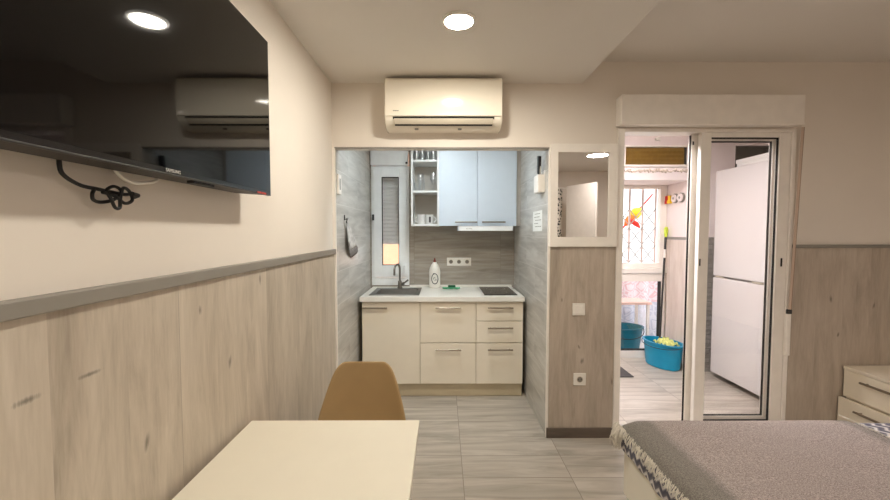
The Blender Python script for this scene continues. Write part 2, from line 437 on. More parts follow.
# wainscot
struct('trim_4', MB().box(XL, XL+.009, YB, YW-.001, 0, 1.335), 'lam_x')
struct('trim_5', MB().box(XL, XL+.022, YB, YW-.001, 1.325, 1.36), 'cap', bevel=.004)
struct('trim_6', MB().box(KR+.012, DL-.002, YW-.009, YW, .0, 1.376), 'lam_y')
struct('trim_7', MB().box(DR+.004, XR, YW-.009, YW, 0, 1.372), 'lam_y')
struct('trim_8', MB().box(DR+.004, XR, YW-.018, YW, 1.367, 1.391), 'cap', bevel=.003)
struct('baseboard_pillar', MB().box(KR-.002, DL-.002, YW-.021, YW-.009, 0, .073), 'skirt', bevel=.002)
struct('baseboard_right', MB().box(DR+.02, XR, YW-.021, YW-.009, 0, .073), 'skirt', bevel=.002)
struct('baseboard_left', MB().box(XL+.009, XL+.021, YB, YW-.01, 0, .073), 'skirt', bevel=.002)

# balcony room
BX0, BX1, BY, NB, BZ = KR+.1, 3.5, 4.12, 4.62, 2.5
NX0, NX1, NZ = 1.15, 2.605, 2.022
struct('ceiling_balcony', MB().box(BX0-.02, BX1+.1, YW+.12, NB+.12, BZ, BZ+.3), 'bwall')
bw = MB()
bw.box(BX0, NX0, BY, NB, 0, BZ)
bw.box(NX0, NX1, BY, BY+.12, NZ, 2.15); bw.box(NX0, 1.86, BY, BY+.12, 2.15, 2.375)
bw.box(2.555, NX1, BY, BY+.12, 2.15, 2.375); bw.box(NX0, NX1, BY, BY+.12, 2.375, BZ)
bw.box(NX0, NX1, BY+.12, NB+.1, NZ, 2.14)
bw.box(NX1, BX1+.1, BY, NB+.1, 0, 2.15); bw.box(NX1, 3.03, BY, NB+.1, 2.15, 2.375)
bw.box(NX1, BX1+.1, BY, NB+.1, 2.375, BZ); bw.box(3.42, BX1+.1, BY, NB+.1, 2.15, 2.375); bw.box(3.03, 3.42, BY+.08, NB+.1, 2.15, 2.375)
struct('wall_balcony_back', bw, 'bwall')
struct('wall_balcony_right', MB().box(BX1, BX1+.1, YW+.12, BY, 0, BZ), 'bwall')
struct('wall_balcony_left', MB().box(BX0-.004, BX0, YW+.12, BY, 0, BZ), 'bwall')
struct('trim_9', MB().box(NX1-.008, NX1, BY-.008, NB-.03, 0, 1.40), 'bwood')
struct('trim_10', MB().box(NX1-.014, NX1, BY-.014, NB-.03, 1.395, 1.425), 'cap')
struct('trim_11', MB().box(NX1-.008, BX1, BY-.008, BY, 0, 1.40), 'bt')
struct('trim_12', MB().box(NX1-.008, BX1, BY-.014, BY, 1.395, 1.425), 'cap')
# rough filler line under the transom
ff = MB(); pts = []; rr = []
for i in range(60):
    pts.append((1.86+i*.0118, BY-.002+random.uniform(-.003, .003), 2.115+random.uniform(-.012, .012))); rr.append(random.uniform(.006, .019))
ff.tube(pts, rr, 8)
struct('trim_13', ff, 'stucco', smooth=60)

# outside ground and facing facade (seen through the panes)
struct('ground', MB().box(-4, 6, 4.72, 9, -.12, -.02), 'outground')
struct('wall_outside', MB().box(-3.2, .25, 7.4, 7.6, -.1, 3.2), 'orangewall')

# ------------------------------------------------------------------ kitchen window
w = sgroup('window_1', (WX0, KB, WZ0))
fr = MB()
fr.box(WX0, WX0+.03, KB-.012, KB+.06, WZ0, 2.16); fr.box(WX1-.03, WX1, KB-.012, KB+.06, WZ0, 2.16)
fr.box(WX0+.03, WX1-.03, KB-.012, KB+.06, WZ0, 1.005); fr.box(WX0+.03, WX1-.03, KB-.012, KB+.06, 2.125, 2.16)
fr.build('window_frame', 'pvcw', w, bevel=.004)
MB().box(WX0+.06, WX1-.07, KB-.016, KB-.012, .945, .985).build('weep_panel', 'pvcw', w, bevel=.002)
sa = MB(); X0, X1 = WX0+.02, WX1-.022; G = (-.632, -.455, 1.135, 2.045)
sa.box(X0, G[0], KB-.03, KB+.03, 1.012, 2.138); sa.box(G[1], X1, KB-.03, KB+.03, 1.012, 2.138)
sa.box(G[0], G[1], KB-.03, KB+.03, 1.012, G[2]); sa.box(G[0], G[1], KB-.03, KB+.03, G[3], 2.138)
sh = sa.build('window_sash', 'pvcw', w, bevel=.005)
gk = MB()
for a in ((G[0], G[0]+.006, G[2], G[3]), (G[1]-.006, G[1], G[2], G[3]), (G[0], G[1], G[2], G[2]+.006), (G[0], G[1], G[3]-.006, G[3])):
    gk.box(a[0], a[1], KB-.022, KB+.012, a[2], a[3])
gk.build('glazing_seal', 'dark', sh)
MB().box(G[0], G[1], KB-.005, KB+.003, G[2], G[3]).build('pane', 'glass', sh)
MB().box(X0-.008, X0+.012, KB-.046, KB-.028, 1.60, 1.66).build('hinge', 'dkgrey', sh, bevel=.003)
MB().box(X0-.004, X0+.014, KB-.04, KB-.028, 2.06, 2.12).build('hinge', 'pvcw', sh, bevel=.003)
hh = MB().box(X1-.035, X1-.015, KB-.045, KB-.03, 1.10, 1.15); hh.tube([(X1-.025, KB-.04, 1.125), (X1-.025, KB-.07, 1.125), (X1-.03, KB-.072, 1.06)], .008)
hh.build('window_handle', 'pvcw', sh)
rb = thing('roller_shutter_box', 'white roller shutter box above the narrow kitchen window', 'shutter box', (-.55, KB, 2.16))
MB().box(WX0+.002, WX1-.002, KB-.07, KB-.001, 2.162, 2.32).build('housing', 'pvcw', rb, bevel=.006)
MB().box(WX1-.028, WX1-.008, KB-.085, KB-.07, 2.17, 2.19).build('strap_guide', 'dkgrey', rb, bevel=.003)
rs = thing('roller_shutter', 'half lowered white slatted roller shutter outside the kitchen window', 'shutter', (-.54, KB+.09, 1.37))
m = MB(); z = 1.372
while z < 2.2:
    m.prism([(KB+.080, z), (KB+.086, z+.012), (KB+.088, z+.024), (KB+.084, z+.0402), (KB+.092, z+.0402), (KB+.097, z+.022), (KB+.094, z+.008), (KB+.088, z)], 'X', WX0+.032, WX1-.032); z += .0405
m.build('slats', 'slat', rs, kind='stuff')
MB().box(WX0+.032, WX1-.032, KB+.078, KB+.098, 1.352, 1.371).build('bottom_rail', 'slat', rs, bevel=.003)

# ------------------------------------------------------------------ base cabinets
FY = 3.466            # front plane of doors
def bar_handle(parent, x0, x1, z, y=FY, name='handle', mat='nickel', proud=.032):
    h = MB(); h.tube([(x0, y-proud, z), (x1, y-proud, z)], .0078, 10)
    for x in (x0+.025, x1-.025): h.tube([(x, y+.001, z), (x, y-proud, z)], .0045, 8)
    return h.build(name, mat, parent, smooth=40)
def cab(name, label, x0, x1, fronts):
    t = thing(name, label, 'kitchen cabinet', ((x0+x1)/2, FY+.25, .12), 'kitchen base cabinets')
    b = MB(); y0 = FY+.02
    b.box(x0+.001, x0+.019, y0, KB-.03, .12, .868); b.box(x1-.019, x1-.001, y0, KB-.03, .12, .868)
    b.box(x0+.019, x1-.019, y0, KB-.03, .12, .138); b.box(x0+.019, x1-.019, KB-.045, KB-.03, .138, .868)
    b.box(x0+.019, x1-.019, y0+.004, y0+.02, .80, .868)
    b.build('carcass', 'creamdark', t)
    for kind, z0, z1, hx0, hx1, hz in fronts:
        d = MB().box(x0+.002, x1-.002, FY, FY+.018, z0+.002, z1-.002).build(kind, 'cream', t, bevel=.0015)
        bar_handle(d, hx0, hx1, hz)
    return t
cab('base_cabinet', 'cream base cabinet with one wide door under the sink', -.718, -.204, [('door', .126, .862, -.708, -.490, .812)])
cab('base_cabinet', 'cream base cabinet with two deep drawers under bottle and sponge', -.204, .293, [('drawer', .497, .862, -.065, .160, .812), ('drawer', .126, .495, -.065, .160, .440)])
cab('base_cabinet', 'cream three drawer base cabinet under the black hob',   .293, .711, [('drawer', .692, .862, .395, .617, .812), ('drawer', .497, .690, .395, .617, .634), ('drawer', .126, .495, .395, .617, .440)])
tag(MB().box(-.716, .711, FY+.045, FY+.063, 0, .118).build('kitchen_plinth', 'creamdark', bevel=.002), 'cream plinth board along the floor under the kitchen cabinets', 'plinth')
# worktop with a sink cut-out
t = thing('worktop', 'white kitchen worktop carrying sink and hob', 'worktop', (0, 3.8, .87))
SX0, SX1, SY0, SY1 = -.668, -.215, 3.53, 4.0
m = MB(); Y0, Y1 = 3.436, KB-.001; X0, X1 = -.730, .716
for a in ((X0, SX0+.012, Y0, Y1), (SX1-.012, X1, Y0, Y1), (SX0+.012, SX1-.012, Y0, SY0+.012), (SX0+.012, SX1-.012, SY1-.012, Y1)):
    m.box(a[0], a[1], a[2], a[3], .870, .910)
bmesh.ops.remove_doubles(m.b, verts=m.b.verts, dist=.0001)
m.build('slab', 'worktop', t)
MB().box(X0, X1, Y0-.002, Y0, .871, .909).build('edge_band', 'worktop', t)
MB().box(WX1+.004, X1, KB-.022, KB-.001, .9105, .928).build('upstand', 'worktop', t, bevel=.003)
# sink
t = thing('kitchen_sink', 'stainless steel sink set into the white worktop', 'sink', (-.44, 3.77, .91))
m = MB(); B = .045
a0, a1, b0, b1 = SX0+B, SX1-.03, SY0+B, SY1-.09
m.box(SX0, a0, SY0, SY1, .9105, .914); m.box(a1, SX1, SY0, SY1, .9105, .914); m.box(a0, a1, SY0, b0, .9105, .914); m.box(a0, a1, b1, SY1, .9105, .914)
m.build('rim', 'sinksteel', t, bevel=.001)
m = MB(); zt, zb = .9112, .76
R = [(a0, b0), (a1, b0), (a1, b1), (a0, b1)]
tp = [m.b.verts.new((x, y, zt)) for x, y in R]; q = .03
bt = [m.b.verts.new((x+(q if x == a0 else -q), y+(q if y == b0 else -q), zb)) for x, y in R]
for i in range(4): m.b.faces.new([tp[i], tp[(i+1) % 4], bt[(i+1) % 4], bt[i]])
m.b.faces.new(bt)
m.build('bowl', 'sinksteel', t, solid=.0015)
MB().lathe([(0, 0), (.038, 0), (.042, .003), (.042, .004), (0, .004)], ((a0+a1)/2, (b0+b1)/2, .7615)).build('drain', 'steel', t, smooth=40)
t = thing('faucet', 'grey gooseneck kitchen tap behind the sink', 'faucet', (-.44, 3.965, .914))
fx, fy = -.435, 3.965
MB().lathe([(0, 0), (.027, 0), (.027, .008), (.021, .014), (.019, .07), (.016, .075), (0, .075)], (fx, fy, .9145)).build('body', 'faucet', t, smooth=40)
pts = [(fx, fy, .985)]
for i in range(15):
    a = PI*i/14*1.05; pts.append((fx-.018*(1-math.cos(a)), fy-.075*(1-math.cos(a)), 1.105+.055*math.sin(a)))
pts.append((pts[-1][0]-.001, pts[-1][1]+.002, 1.06))
MB().tube(pts, .0105, 12).build('spout', 'faucet', t, smooth=40)
m = MB(); m.tube([(fx+.015, fy, .955), (fx+.045, fy-.005, .965)], .015, 12); m.tube([(fx+.04, fy-.005, .965), (fx+.085, fy-.03, 1.0)], .006, 10, r1=.009)
m.build('lever', 'faucet', t, smooth=40)
# hob
t = thing('hob', 'black glass hob set flush in the white worktop', 'hob', (.53, 3.79, .91))
MB().box(.372, .672, 3.535, 4.055, .9105, .9165).build('glass_plate', 'hob', t, bevel=.0025)
m = MB()
for y, r in ((3.68, .075), (3.91, .09)): m.lathe([(r, 0), (r+.003, 0), (r+.003, .0004), (r, .0004), (r, 0)], (.522, y, .9166), 40)
m.build('zone_marking', 'greymark', t)
# black end strips of worktop gap
# bottle
def Lz(p): return [(r, z) for r, z in p]
t = thing('dish_soap_bottle', 'white bottle of dish soap with red cap on the worktop', 'bottle', (-.085, 4.03, .91))
MB().lathe([(0, 0), (.036, 0), (.043, .008), (.045, .03), (.044, .12), (.046, .16), (.040, .20), (.028, .235), (.017, .25), (.015, .262), (0, .262)], (-.085, 4.03, .911), 28, 1.27, .8).build('body', 'white', t, smooth=50)
MB().lathe([(0, 0), (.014, 0), (.014, .014), (.009, .022), (.007, .04), (0, .042)], (-.085, 4.03, 1.173), 16).build('cap', 'redbrown', t, smooth=40)
def front_ring(cx, y, cz, rx, rz, wd, n=36, yf=None):
    m = MB(); pts = [(cx+rx*math.cos(2*PI*i/n), (yf(rx*math.cos(2*PI*i/n)) if yf else y), cz+rz*math.sin(2*PI*i/n)) for i in range(n+1)]
    m.tube(pts, wd, 6, caps=False); return m
yb = lambda dx: 4.03-.8/1.27*math.sqrt(max(0, (.0455*1.27)**2-dx*dx))
m = front_ring(-.083, 0, 1.005, .032, .052, .004, yf=yb)
m.tube([(-.098, yb(.015)-.001, 1.0), (-.088, yb(.005)-.001, 1.022), (-.078, yb(.005)-.001, 1.012)], .0025, 6)
m.tube([(-.085, yb(0)-.001, .985), (-.074, yb(.01)-.001, .998), (-.064, yb(.02)-.001, .99)], .0025, 6)
m.tube([(-.100, yb(.015)-.001, 1.055), (-.088, yb(0)-.001, 1.062)], .004, 6)
m.build('emblem', 'ink', t)
# sponge and cloth
m = MB(); rows = []
for i in range(9):
    rows.append([(.0+.165*j/12+.006*math.sin(i*1.3), 3.90+.085*i/8+.005*math.sin(j*1.1), .9185+.003*math.sin(j*1.7+i)+.002*math.cos(i*2.1)) for j in range(13)])
tag(m.grid(rows).build('dish_cloth', 'greenp', solid=.006, smooth=60), 'light green dish cloth lying flat on the worktop', 'cloth')
tag(MB().box(.05, .125, 3.925, 3.972, .9285, .946).build('scouring_sponge', 'greendk', bevel=.006), 'dark green scouring sponge on the light green cloth', 'sponge')

# ------------------------------------------------------------------ sockets and switches
def socket_face(m_dark, parent, c, r, face):
    pass
def ring_prism(cx, cz, y0, y1, r, n=24):
    return [(cx+r*math.cos(2*PI*i/n), cz+r*math.sin(2*PI*i/n)) for i in range(n)]
def wall_socket(name, label, cx, cz, y, n, group=None, size=.084, mat='white'):
    t = thing(name, label, 'socket', (cx, y, cz-size/2), group)
    W = size*n
    MB().box(cx-W/2, cx+W/2, y-.009, y, cz-size/2, cz+size/2).build('plate', mat, t, bevel=.003)
    for i in range(n):
        x = cx-W/2+size*(i+.5)
        e = MB().prism(ring_prism(x, cz, 0, 0, .0225), 'Y', y-.0105, y-.0088).build('outlet', 'acgrey', t)
        mm = MB().prism(ring_prism(x, cz, 0, 0, .0185), 'Y', y-.0112, y-.0104); mm.build('recess', 'greymark', e)
        h = MB()
        for s in (-1, 1): h.prism(ring_prism(x+s*.0095, cz, 0, 0, .003, 10), 'Y', y-.0118, y-.011)
        h.build('pin_holes', 'dark', e)
    return t
wall_socket('triple_socket', 'white triple power socket on the brown backsplash', .167, 1.17, KB-.0005, 3)
wall_socket('wall_socket', 'white single power socket low on the wood pillar',   .977, .428, YW-.0095, 1, size=.088)
t = thing('light_switch', 'white square light switch halfway up the wood pillar', 'switch', (.963, YW, .89))
MB().box(.919, 1.007, YW-.019, YW-.0095, .889, .975).build('plate', 'white', t, bevel=.003)
MB().box(.934, .992, YW-.0235, YW-.019, .904, .960).build('rocker', 'white', t, bevel=.002)

# ------------------------------------------------------------------ wall cabinets
UY = 3.80
t = thing('open_shelf_unit', 'white open shelf unit holding glasses and mugs', 'shelf', (-.17, KB, 1.538))
m = MB(); a, b, z0, z1 = -.306, -.040, 1.538, 2.36
m.box(a, a+.016, UY, KB-.002, z0, z1); m.box(b-.016, b, UY, KB-.002, z0, z1); m.box(a+.016, b-.016, UY, KB-.002, z1-.016, z1)
m.build('side_panels', 'shelf', t, bevel=.001)
for z in (1.538, 1.858, 2.150): MB().box(a+.016, b-.016, UY, KB-.006, z, z+.018).build('shelf_board', 'shelf', t, bevel=.001)
MB().box(a+.016, b-.016, KB-.006, KB-.002, z0, z1-.016).build('back_panel', 'shelfback', t)
t = thing('wall_cabinet', 'white two door wall cabinet above the extractor hood', 'kitchen cabinet', (.33, KB, 1.538))
MB().box(-.038, .702, UY+.002, KB-.002, 1.548, 2.36).build('carcass', 'wcab', t)
MB().box(.7035, .7445, UY+.004, UY+.02, 1.5385, 2.36).build('filler_strip', 'shelfback', t)
for x0, x1, h0, h1 in ((-.037, .3255, .115, .325), (.3285, .702, .372, .593)):
    d = MB().box(x0, x1, UY-.017, UY+.001, 1.5385, 2.36).build('door', 'wcab', t, bevel=.0015)
    bar_handle(d, h0, h1, 1.574, y=UY-.017, mat='steel', proud=.028)
t = thing('extractor_hood', 'slim white extractor hood under the wall cabinet doors', 'hood', (.4, KB, 1.49))
MB().box(.149, .662, UY-.045, KB-.01, 1.492, 1.536).build('body', 'wcab', t, bevel=.002)
MB().box(.1485, .6625, UY-.05, UY-.045, 1.4915, 1.5365).build('front_strip', 'shelf', t, bevel=.001)
m = MB()
for i in range(5): m.box(.22+i*.012, .228+i*.012, UY-.0508, UY-.05, 1.508, 1.513)
m.build('button_marking', 'greymark', t)
m = MB(); m.box(.19, .62, UY, KB-.06, 1.489, 1.4915); m.build('filter', 'steel', t)
# glassware
def drink(name, label, loc, prof, group, n=18):
    t = MB().lathe(prof, loc, n).build(name, 'drink', smooth=60)
    return tag(t, label, 'glass', group)
tum = [(0, 0), (.026, 0), (.031, .11), (.0295, .11), (.0245, .006), (0, .006)]
for x, y, nm in ((-.257, 3.90, 'beside the outer side panel'), (-.201, 3.87, 'second in from the outer panel'), (-.145, 3.90, 'second in from the white door'), (-.090, 3.87, 'beside the white cabinet door')):
    drink('tall_glass', 'tall clear glass on the top shelf, %s' % nm, (x, y, 2.1685), [(r*.92, z*1.25) for r, z in tum], 'glasses on the top shelf')
drink('tumbler', 'clear tumbler on the middle shelf at its outer end', (-.252, 3.90, 1.8765), [(r, z*.75) for r, z in tum], 'glasses on the middle shelf')
drink('tumbler', 'clear tumbler in front of the wine glass pair on middle shelf', (-.205, 3.87, 1.8765), [(r*.95, z*.95) for r, z in tum], 'glasses on the middle shelf')
wine = [(0, 0), (.032, 0), (.032, .003), (.005, .007), (.0038, .075), (.018, .09), (.033, .12), (.034, .15), (.028, .185), (.0265, .185), (.032, .15), (.031, .121), (.016, .094), (0, .088)]
drink('wine_glass', 'stemmed wine glass standing behind the tumblers', (-.225, 4.0, 1.8765), wine, 'glasses on the middle shelf')
drink('wine_glass', 'stemmed wine glass beside the white cabinet door', (-.095, 3.93, 1.8765), wine, 'glasses on the middle shelf')
def mug(label, cx, cy, s):
    t = thing('mug', label, 'mug', (cx, cy, 1.5565), 'mugs on the bottom shelf')
    MB().lathe([(0, 0), (.034, 0), (.038, .006), (.040, .092), (.037, .092), (.035, .01), (0, .008)], (cx, cy, 1.5565), 24).build('cup', 'mug', t, smooth=50)
    m = MB(); m.tube([(cx+s*(.037+.028*math.sin(PI*i/10)), cy-.004, 1.5565+.018+.056*i/10) for i in range(11)], .005, 8)
    m.build('mug_handle', 'mug', t, smooth=50)
    return t
mug('white mug with handle to the outer end of bottom shelf', -.213, 3.885, -1)
k = mug('white mug with dark print beside the cabinet door', -.132, 3.885, 1)
m = MB(); m.grid([[(-.132+.0405*math.sin(a), 3.885-.0405*math.cos(a), z) for a in [(-.1+.09*i) for i in range(6)]] for z in (1.572, 1.60, 1.628)])
m.build('print', 'mugdark', k, solid=.0006)

# ------------------------------------------------------------------ things on kitchen side walls
t = thing('tea_towel', 'grey tea towel hanging on the left kitchen wall', 'towel', (KL, 3.1, 1.56))
def drop(q): return .185+(.10*q/.4 if q < .4 else .10-.075*(q-.4)/.6)
rows = []
for i in range(15):
    f = i/14
    rows.append([(KL+.020+.012*math.sin(q*9+f*1.5)*min(1, f*1.6), 3.035+.008*(1-f)+(.02+.41*f**.9)*q, 1.552-f*drop(q)) for q in [j/16 for j in range(17)]])
m = MB(); m.grid(rows[:12]).build('cloth', 'towel', t, solid=.005, smooth=70)
MB().grid([[(p[0]-.001, p[1], p[2]) for p in r] for r in rows[11:]]).build('hem', 'toweldk', t, solid=.005, smooth=70)
MB().tube([(KL+.016, 3.04, 1.585), (KL+.022, 3.032, 1.56), (KL+.020, 3.04, 1.548), (KL+.014, 3.048, 1.56)], .004, 8).build('hanging_loop', 'black', t)
hk = thing('towel_hook', 'small dark hook holding the grey tea towel', 'hook', (KL, 2.99, 1.58))
m = MB(); m.box(KL, KL+.005, 3.032, 3.048, 1.57, 1.61); m.tube([(KL+.004, 3.04, 1.576), (KL+.026, 3.04, 1.573), (KL+.028, 3.04, 1.589)], .003, 8); m.build('hook_body', 'dkgrey', hk)
t = thing('wall_fitting', 'narrow cream plastic fitting on the kitchen wall above the tea towel', 'fitting', (KL, 2.87, 1.76))
MB().box(KL, KL+.014, 2.835, 2.915, 1.752, 1.895).build('case', 'pvc', t, bevel=.004)
MB().box(KL+.014, KL+.016, 2.862, 2.888, 1.785, 1.865).build('scale', 'cap', t, bevel=.001)
# knife block on right wall
t = thing('knife_holder', 'white wall mounted knife holder on the right kitchen wall', 'holder', (KR, 2.98, 1.77))
m = MB(); x0, x1, y0, y1 = KR-.05, KR, 2.90, 3.04
m.box(x0, x1, y0, y1, 1.772, 1.778); m.box(x0, x0+.005, y0, y1, 1.778, 1.90); m.box(x1-.005, x1, y0, y1, 1.778, 1.93); m.box(x0+.005, x1-.005, y0, y0+.005, 1.778, 1.90); m.box(x0+.005, x1-.005, y1-.005, y1, 1.778, 1.90)
m.build('box', 'pvc', t, bevel=.002)
t = thing('kitchen_knife', 'kitchen knife with long black handle in the white holder', 'knife', (KR-.025, 2.98, 1.79))
R = Matrix.Rotation(math.radians(-3), 3, 'Y') @ Matrix.Rotation(math.radians(13), 3, 'X')
m = MB().box(KR-.026, KR-.024, 2.968, 2.992, 1.795, 1.912); m.rotate(R, (KR-.025, 2.98, 1.80)); m.build('blade', 'steel', t)
m = MB().box(KR-.036, KR-.014, 2.958, 3.002, 1.912, 2.045); m.rotate(R, (KR-.025, 2.98, 1.80)); m.build('knife_handle', 'black', t, bevel=.005)
t = thing('utensil', 'steel utensil handle standing behind the black knife handle', 'utensil', (KR-.03, 2.93, 1.79))
MB().tube([(KR-.028, 2.925, 1.785), (KR-.03, 2.925, 1.98)], .006, 8).build('shank', 'steel', t)
t = thing('paper_note', 'white handwritten paper note stuck on the right kitchen wall', 'note', (KR, 3.1, 1.48))
MB().box(KR-.0025, KR+.0005, 2.97, 3.265, 1.485, 1.645).build('sheet', 'paper', t)
m = MB()
for i, (w0, w1) in enumerate(((3.20, 3.02), (3.22, 3.05), (3.18, 3.00), (3.21, 3.10), (3.19, 3.03))):
    y = w0
    while y > w1:
        d = random.uniform(.015, .04); m.box(KR-.0031, KR-.0025, y-d, y, 1.62-i*.025, 1.625-i*.025); y -= d+.01
m.build('handwriting', 'greymark', t)

# ------------------------------------------------------------------ air conditioner
t = thing('air_conditioner', 'white split air conditioner on the wall above the kitchen opening', 'air conditioner', (0, YW, 2.165))
AX0, AX1 = -.384, .392
P = [(YW+.002, 2.492), (2.655, 2.492), (2.637, 2.484), (2.63, 2.468), (2.624, 2.30), (2.632, 2.232), (2.645, 2.205), (2.69, 2.178), (2.72, 2.168), (YW+.002, 2.166)]
MB().prism(P, 'X', AX0, AX1).build('body', 'ac', t, bevel=.008, seg=3, smooth=35)
MB().prism([(2.636, 2.4865), (2.622, 2.472), (2.6165, 2.30), (2.623, 2.240), (2.632, 2.240), (2.626, 2.30), (2.632, 2.468), (2.645, 2.4865)], 'X', AX0+.006, AX1-.006).build('front_panel', 'ac', t, smooth=30)
MB().prism([(2.627, 2.236), (2.632, 2.222), (2.640, 2.222), (2.640, 2.236)], 'X', AX0+.055, AX1-.055).build('air_slot', 'dark', t)
MB().prism([(2.628, 2.225), (2.634, 2.206), (2.648, 2.192), (2.658, 2.194), (2.644, 2.226)], 'X', AX0+.062, AX1-.062).build('louver', 'acgrey', t, smooth=40)
MB().prism([(2.645, 2.196), (2.660, 2.184), (2.666, 2.189), (2.652, 2.201)], 'X', AX0+.065, AX1-.065).build('lower_slot', 'dark', t)
m = MB()
for i in range(5): m.box(AX0+.058+i*.0075, AX0+.0635+i*.0075, 2.6155, 2.6185, 2.268, 2.274)
m.build('brand_marking', 'greymark', t)
for x in (-.19, .10): MB().box(x, x+.025, 2.69, 2.70, 2.166, 2.176).build('screw_cover', 'greymark', t)

# ------------------------------------------------------------------ lamps
def downlight(name, label, x, y, z, r, e, rim=.012, group=None):
    t = thing(name, label, 'ceiling light', (x, y, z), group)
    MB().lathe([(r, 0), (r+rim, 0), (r+rim, -.004), (r+.002, -.012), (r-.002, -.012), (r-.002, -.002), (r, 0)], (x, y, z), 40).build('rim', 'white', t, smooth=40)
    MB().lathe([(0, -.002), (r-.002, -.002), (r-.002, -.008), (r*.8, -.010), (0, -.011)], (x, y, z), 40).build('diffuser', e, t, smooth=40)
    return t
WARM = emit('warm_lamp', (1, .935, .81), 205)
downlight('downlight', 'round lit downlight in the lower ceiling before the air conditioner', .077, 1.968, ZC, .071, WARM)
downlight('downlight', 'round lit downlight in the lower ceiling above the near end of the table', .077, .05, ZC, .071, emit('warm_lamp_near', (1, .935, .81), 120))
downlight('ceiling_lamp', 'round lit lamp on the higher ceiling above the bed', 2.37, -.55, ZR, .15, emit('bedroom_lamp', (1, .90, .83), 56))
downlight('ceiling_lamp', 'round lit lamp on the kitchen alcove ceiling', -.06, 2.98, KZ, .12, emit('kitchen_lamp', (.80, .92, 1.0), 42))
downlight('ceiling_lamp', 'unseen round fill lamp added on the balcony room ceiling', 1.2, 3.1, BZ, .13, emit('balcony_fill', (1, .94, .95), 185))  # unseen lamp, added to brighten the balcony room and the fridge side

# ------------------------------------------------------------------ television
TX, TY0, TY1, TZ0, TZ1 = -.677, .49, 1.566, 1.622, 2.214
t = thing('television', 'large black television on the left wall', 'television', (TX-.04, 1.05, TZ0))
MB().box(TX-.012, TX, TY0, TY1, TZ0, TZ1).build('bezel', 'bezel', t, bevel=.002)
MB().box(TX-.0005, TX+.0012, TY0+.008, TY1-.008, TZ0+.016, TZ1-.008).build('screen', 'screen', t)
MB().prism([(TZ0+.002, TX-.012), (TZ1-.002, TX-.012), (TZ1-.05, TX-.055), (TZ0+.0, TX-.055)], 'X', 0, 1).b.free()
m = MB(); v = lambda x, y, z: m.b.verts.new((x, y, z))
A = [v(TX-.012, TY0+.002, TZ0+.001), v(TX-.012, TY1-.002, TZ0+.001), v(TX-.012, TY1-.002, TZ1-.001), v(TX-.012, TY0+.002, TZ1-.001)]
Bq = [v(TX-.056, TY0+.01, TZ0-.006), v(TX-.056, TY1-.16, TZ0-.006), v(TX-.056, TY1-.16, TZ1-.06), v(TX-.056, TY0+.01, TZ1-.06)]
m.b.faces.new(A); m.b.faces.new(Bq[::-1])
for i in range(4): m.b.faces.new([A[i], A[(i+1) % 4], Bq[(i+1) % 4], Bq[i]])
m.build('rear_casing', 'tvback', t, bevel=.004)
MB().box(XL+.001, TX-.057, .85, 1.25, 1.75, 2.05).build('wall_bracket', 'black', t)
MB().box(TX-.010, TX+.0015, TY0+.004, TY1-.004, TZ0-.001, TZ0+.003).build('lower_trim', 'dkgrey', t, bevel=.001)
text('lettering', 'SAMSUNG', .0125, 'logo', t, (TX+.0026, 1.000, 1.6315), FACE_X, width=.053)
m = MB().box(TX+.0012, TX+.0022, 1.450, 1.52, TZ0+.0005, TZ0+.007); m.build('sticker', 'sticker', t)
m = MB().box(TX-.03, TX-.01, 1.10, 1.20, TZ0-.008, TZ0+.003); m.build('sensor_pod', 'black', t, bevel=.002)
# cables
def spline(pts, n=12):
    out = []; P = [Vector(p) for p in pts]; P = [P[0]*2-P[1]] + P + [P[-1]*2-P[-2]]
    for i in range(1, len(P)-2):
        for k in range(n):
            u = k/n; a, b, c, d = P[i-1:i+3]
            out.append(.5*((2*b)+(c-a)*u+(2*a-5*b+4*c-d)*u*u+(3*b-a-3*c+d)*u**3))
    out.append(P[-2]); return out
XC = XL+.022
pc = [(-.752, .790, 1.70), (-.752, .788, 1.655), (XC, .786, 1.612), (XC, .795, 1.592), (XC, .83, 1.577), (XC+.004, .865, 1.573), (XC, .90, 1.571), (XC+.004, .935, 1.568), (XC, .965, 1.572)]
t = thing('power_cable', 'knotted black power cable hanging below the television', 'cable', (XC, .87, 1.56))
MB().tube(spline(pc), .0042, 8).build('lead', 'black', t, smooth=60)
loops = [(XC+.002, .86, 1.578), (XC+.01, .845, 1.565), (XC+.006, .852, 1.552), (XC+.004, .872, 1.548), (XC+.010, .898, 1.556), (XC+.012, .92, 1.578), (XC+.008, .905, 1.590), (XC+.010, .882, 1.578),
         (XC+.014, .888, 1.556), (XC+.012, .900, 1.537), (XC+.01, .915, 1.538), (XC+.012, .915, 1.562), (XC+.014, .922, 1.588), (XC+.010, .945, 1.582), (XC+.012, .95, 1.560), (XC+.010, .93, 1.550), (XC+.012, .90, 1.566), (XC+.01, .87, 1.572)]
MB().tube(spline([(a, b, 1.556+(c-1.56)*.9) for a, b, c in loops]), .0038, 8).build('knot', 'black', t, smooth=60)
MB().tube([(XC, .965, 1.572), (XC-.002, .985, 1.570), (XL-.001, 1.0, 1.568)], .006, 8).build('plug', 'black', t)
tag(MB().tube(spline([(-.742, .885, 1.66), (XC+.012, .893, 1.632), (XC+.014, .92, 1.606), (XC+.012, .955, 1.598), (XC+.012, .99, 1.602), (XC+.012, 1.03, 1.612), (-.742, 1.06, 1.645)]), .0042, 8).build('aerial_cable', 'white', smooth=60), 'thin white cable looping below the television', 'cable')

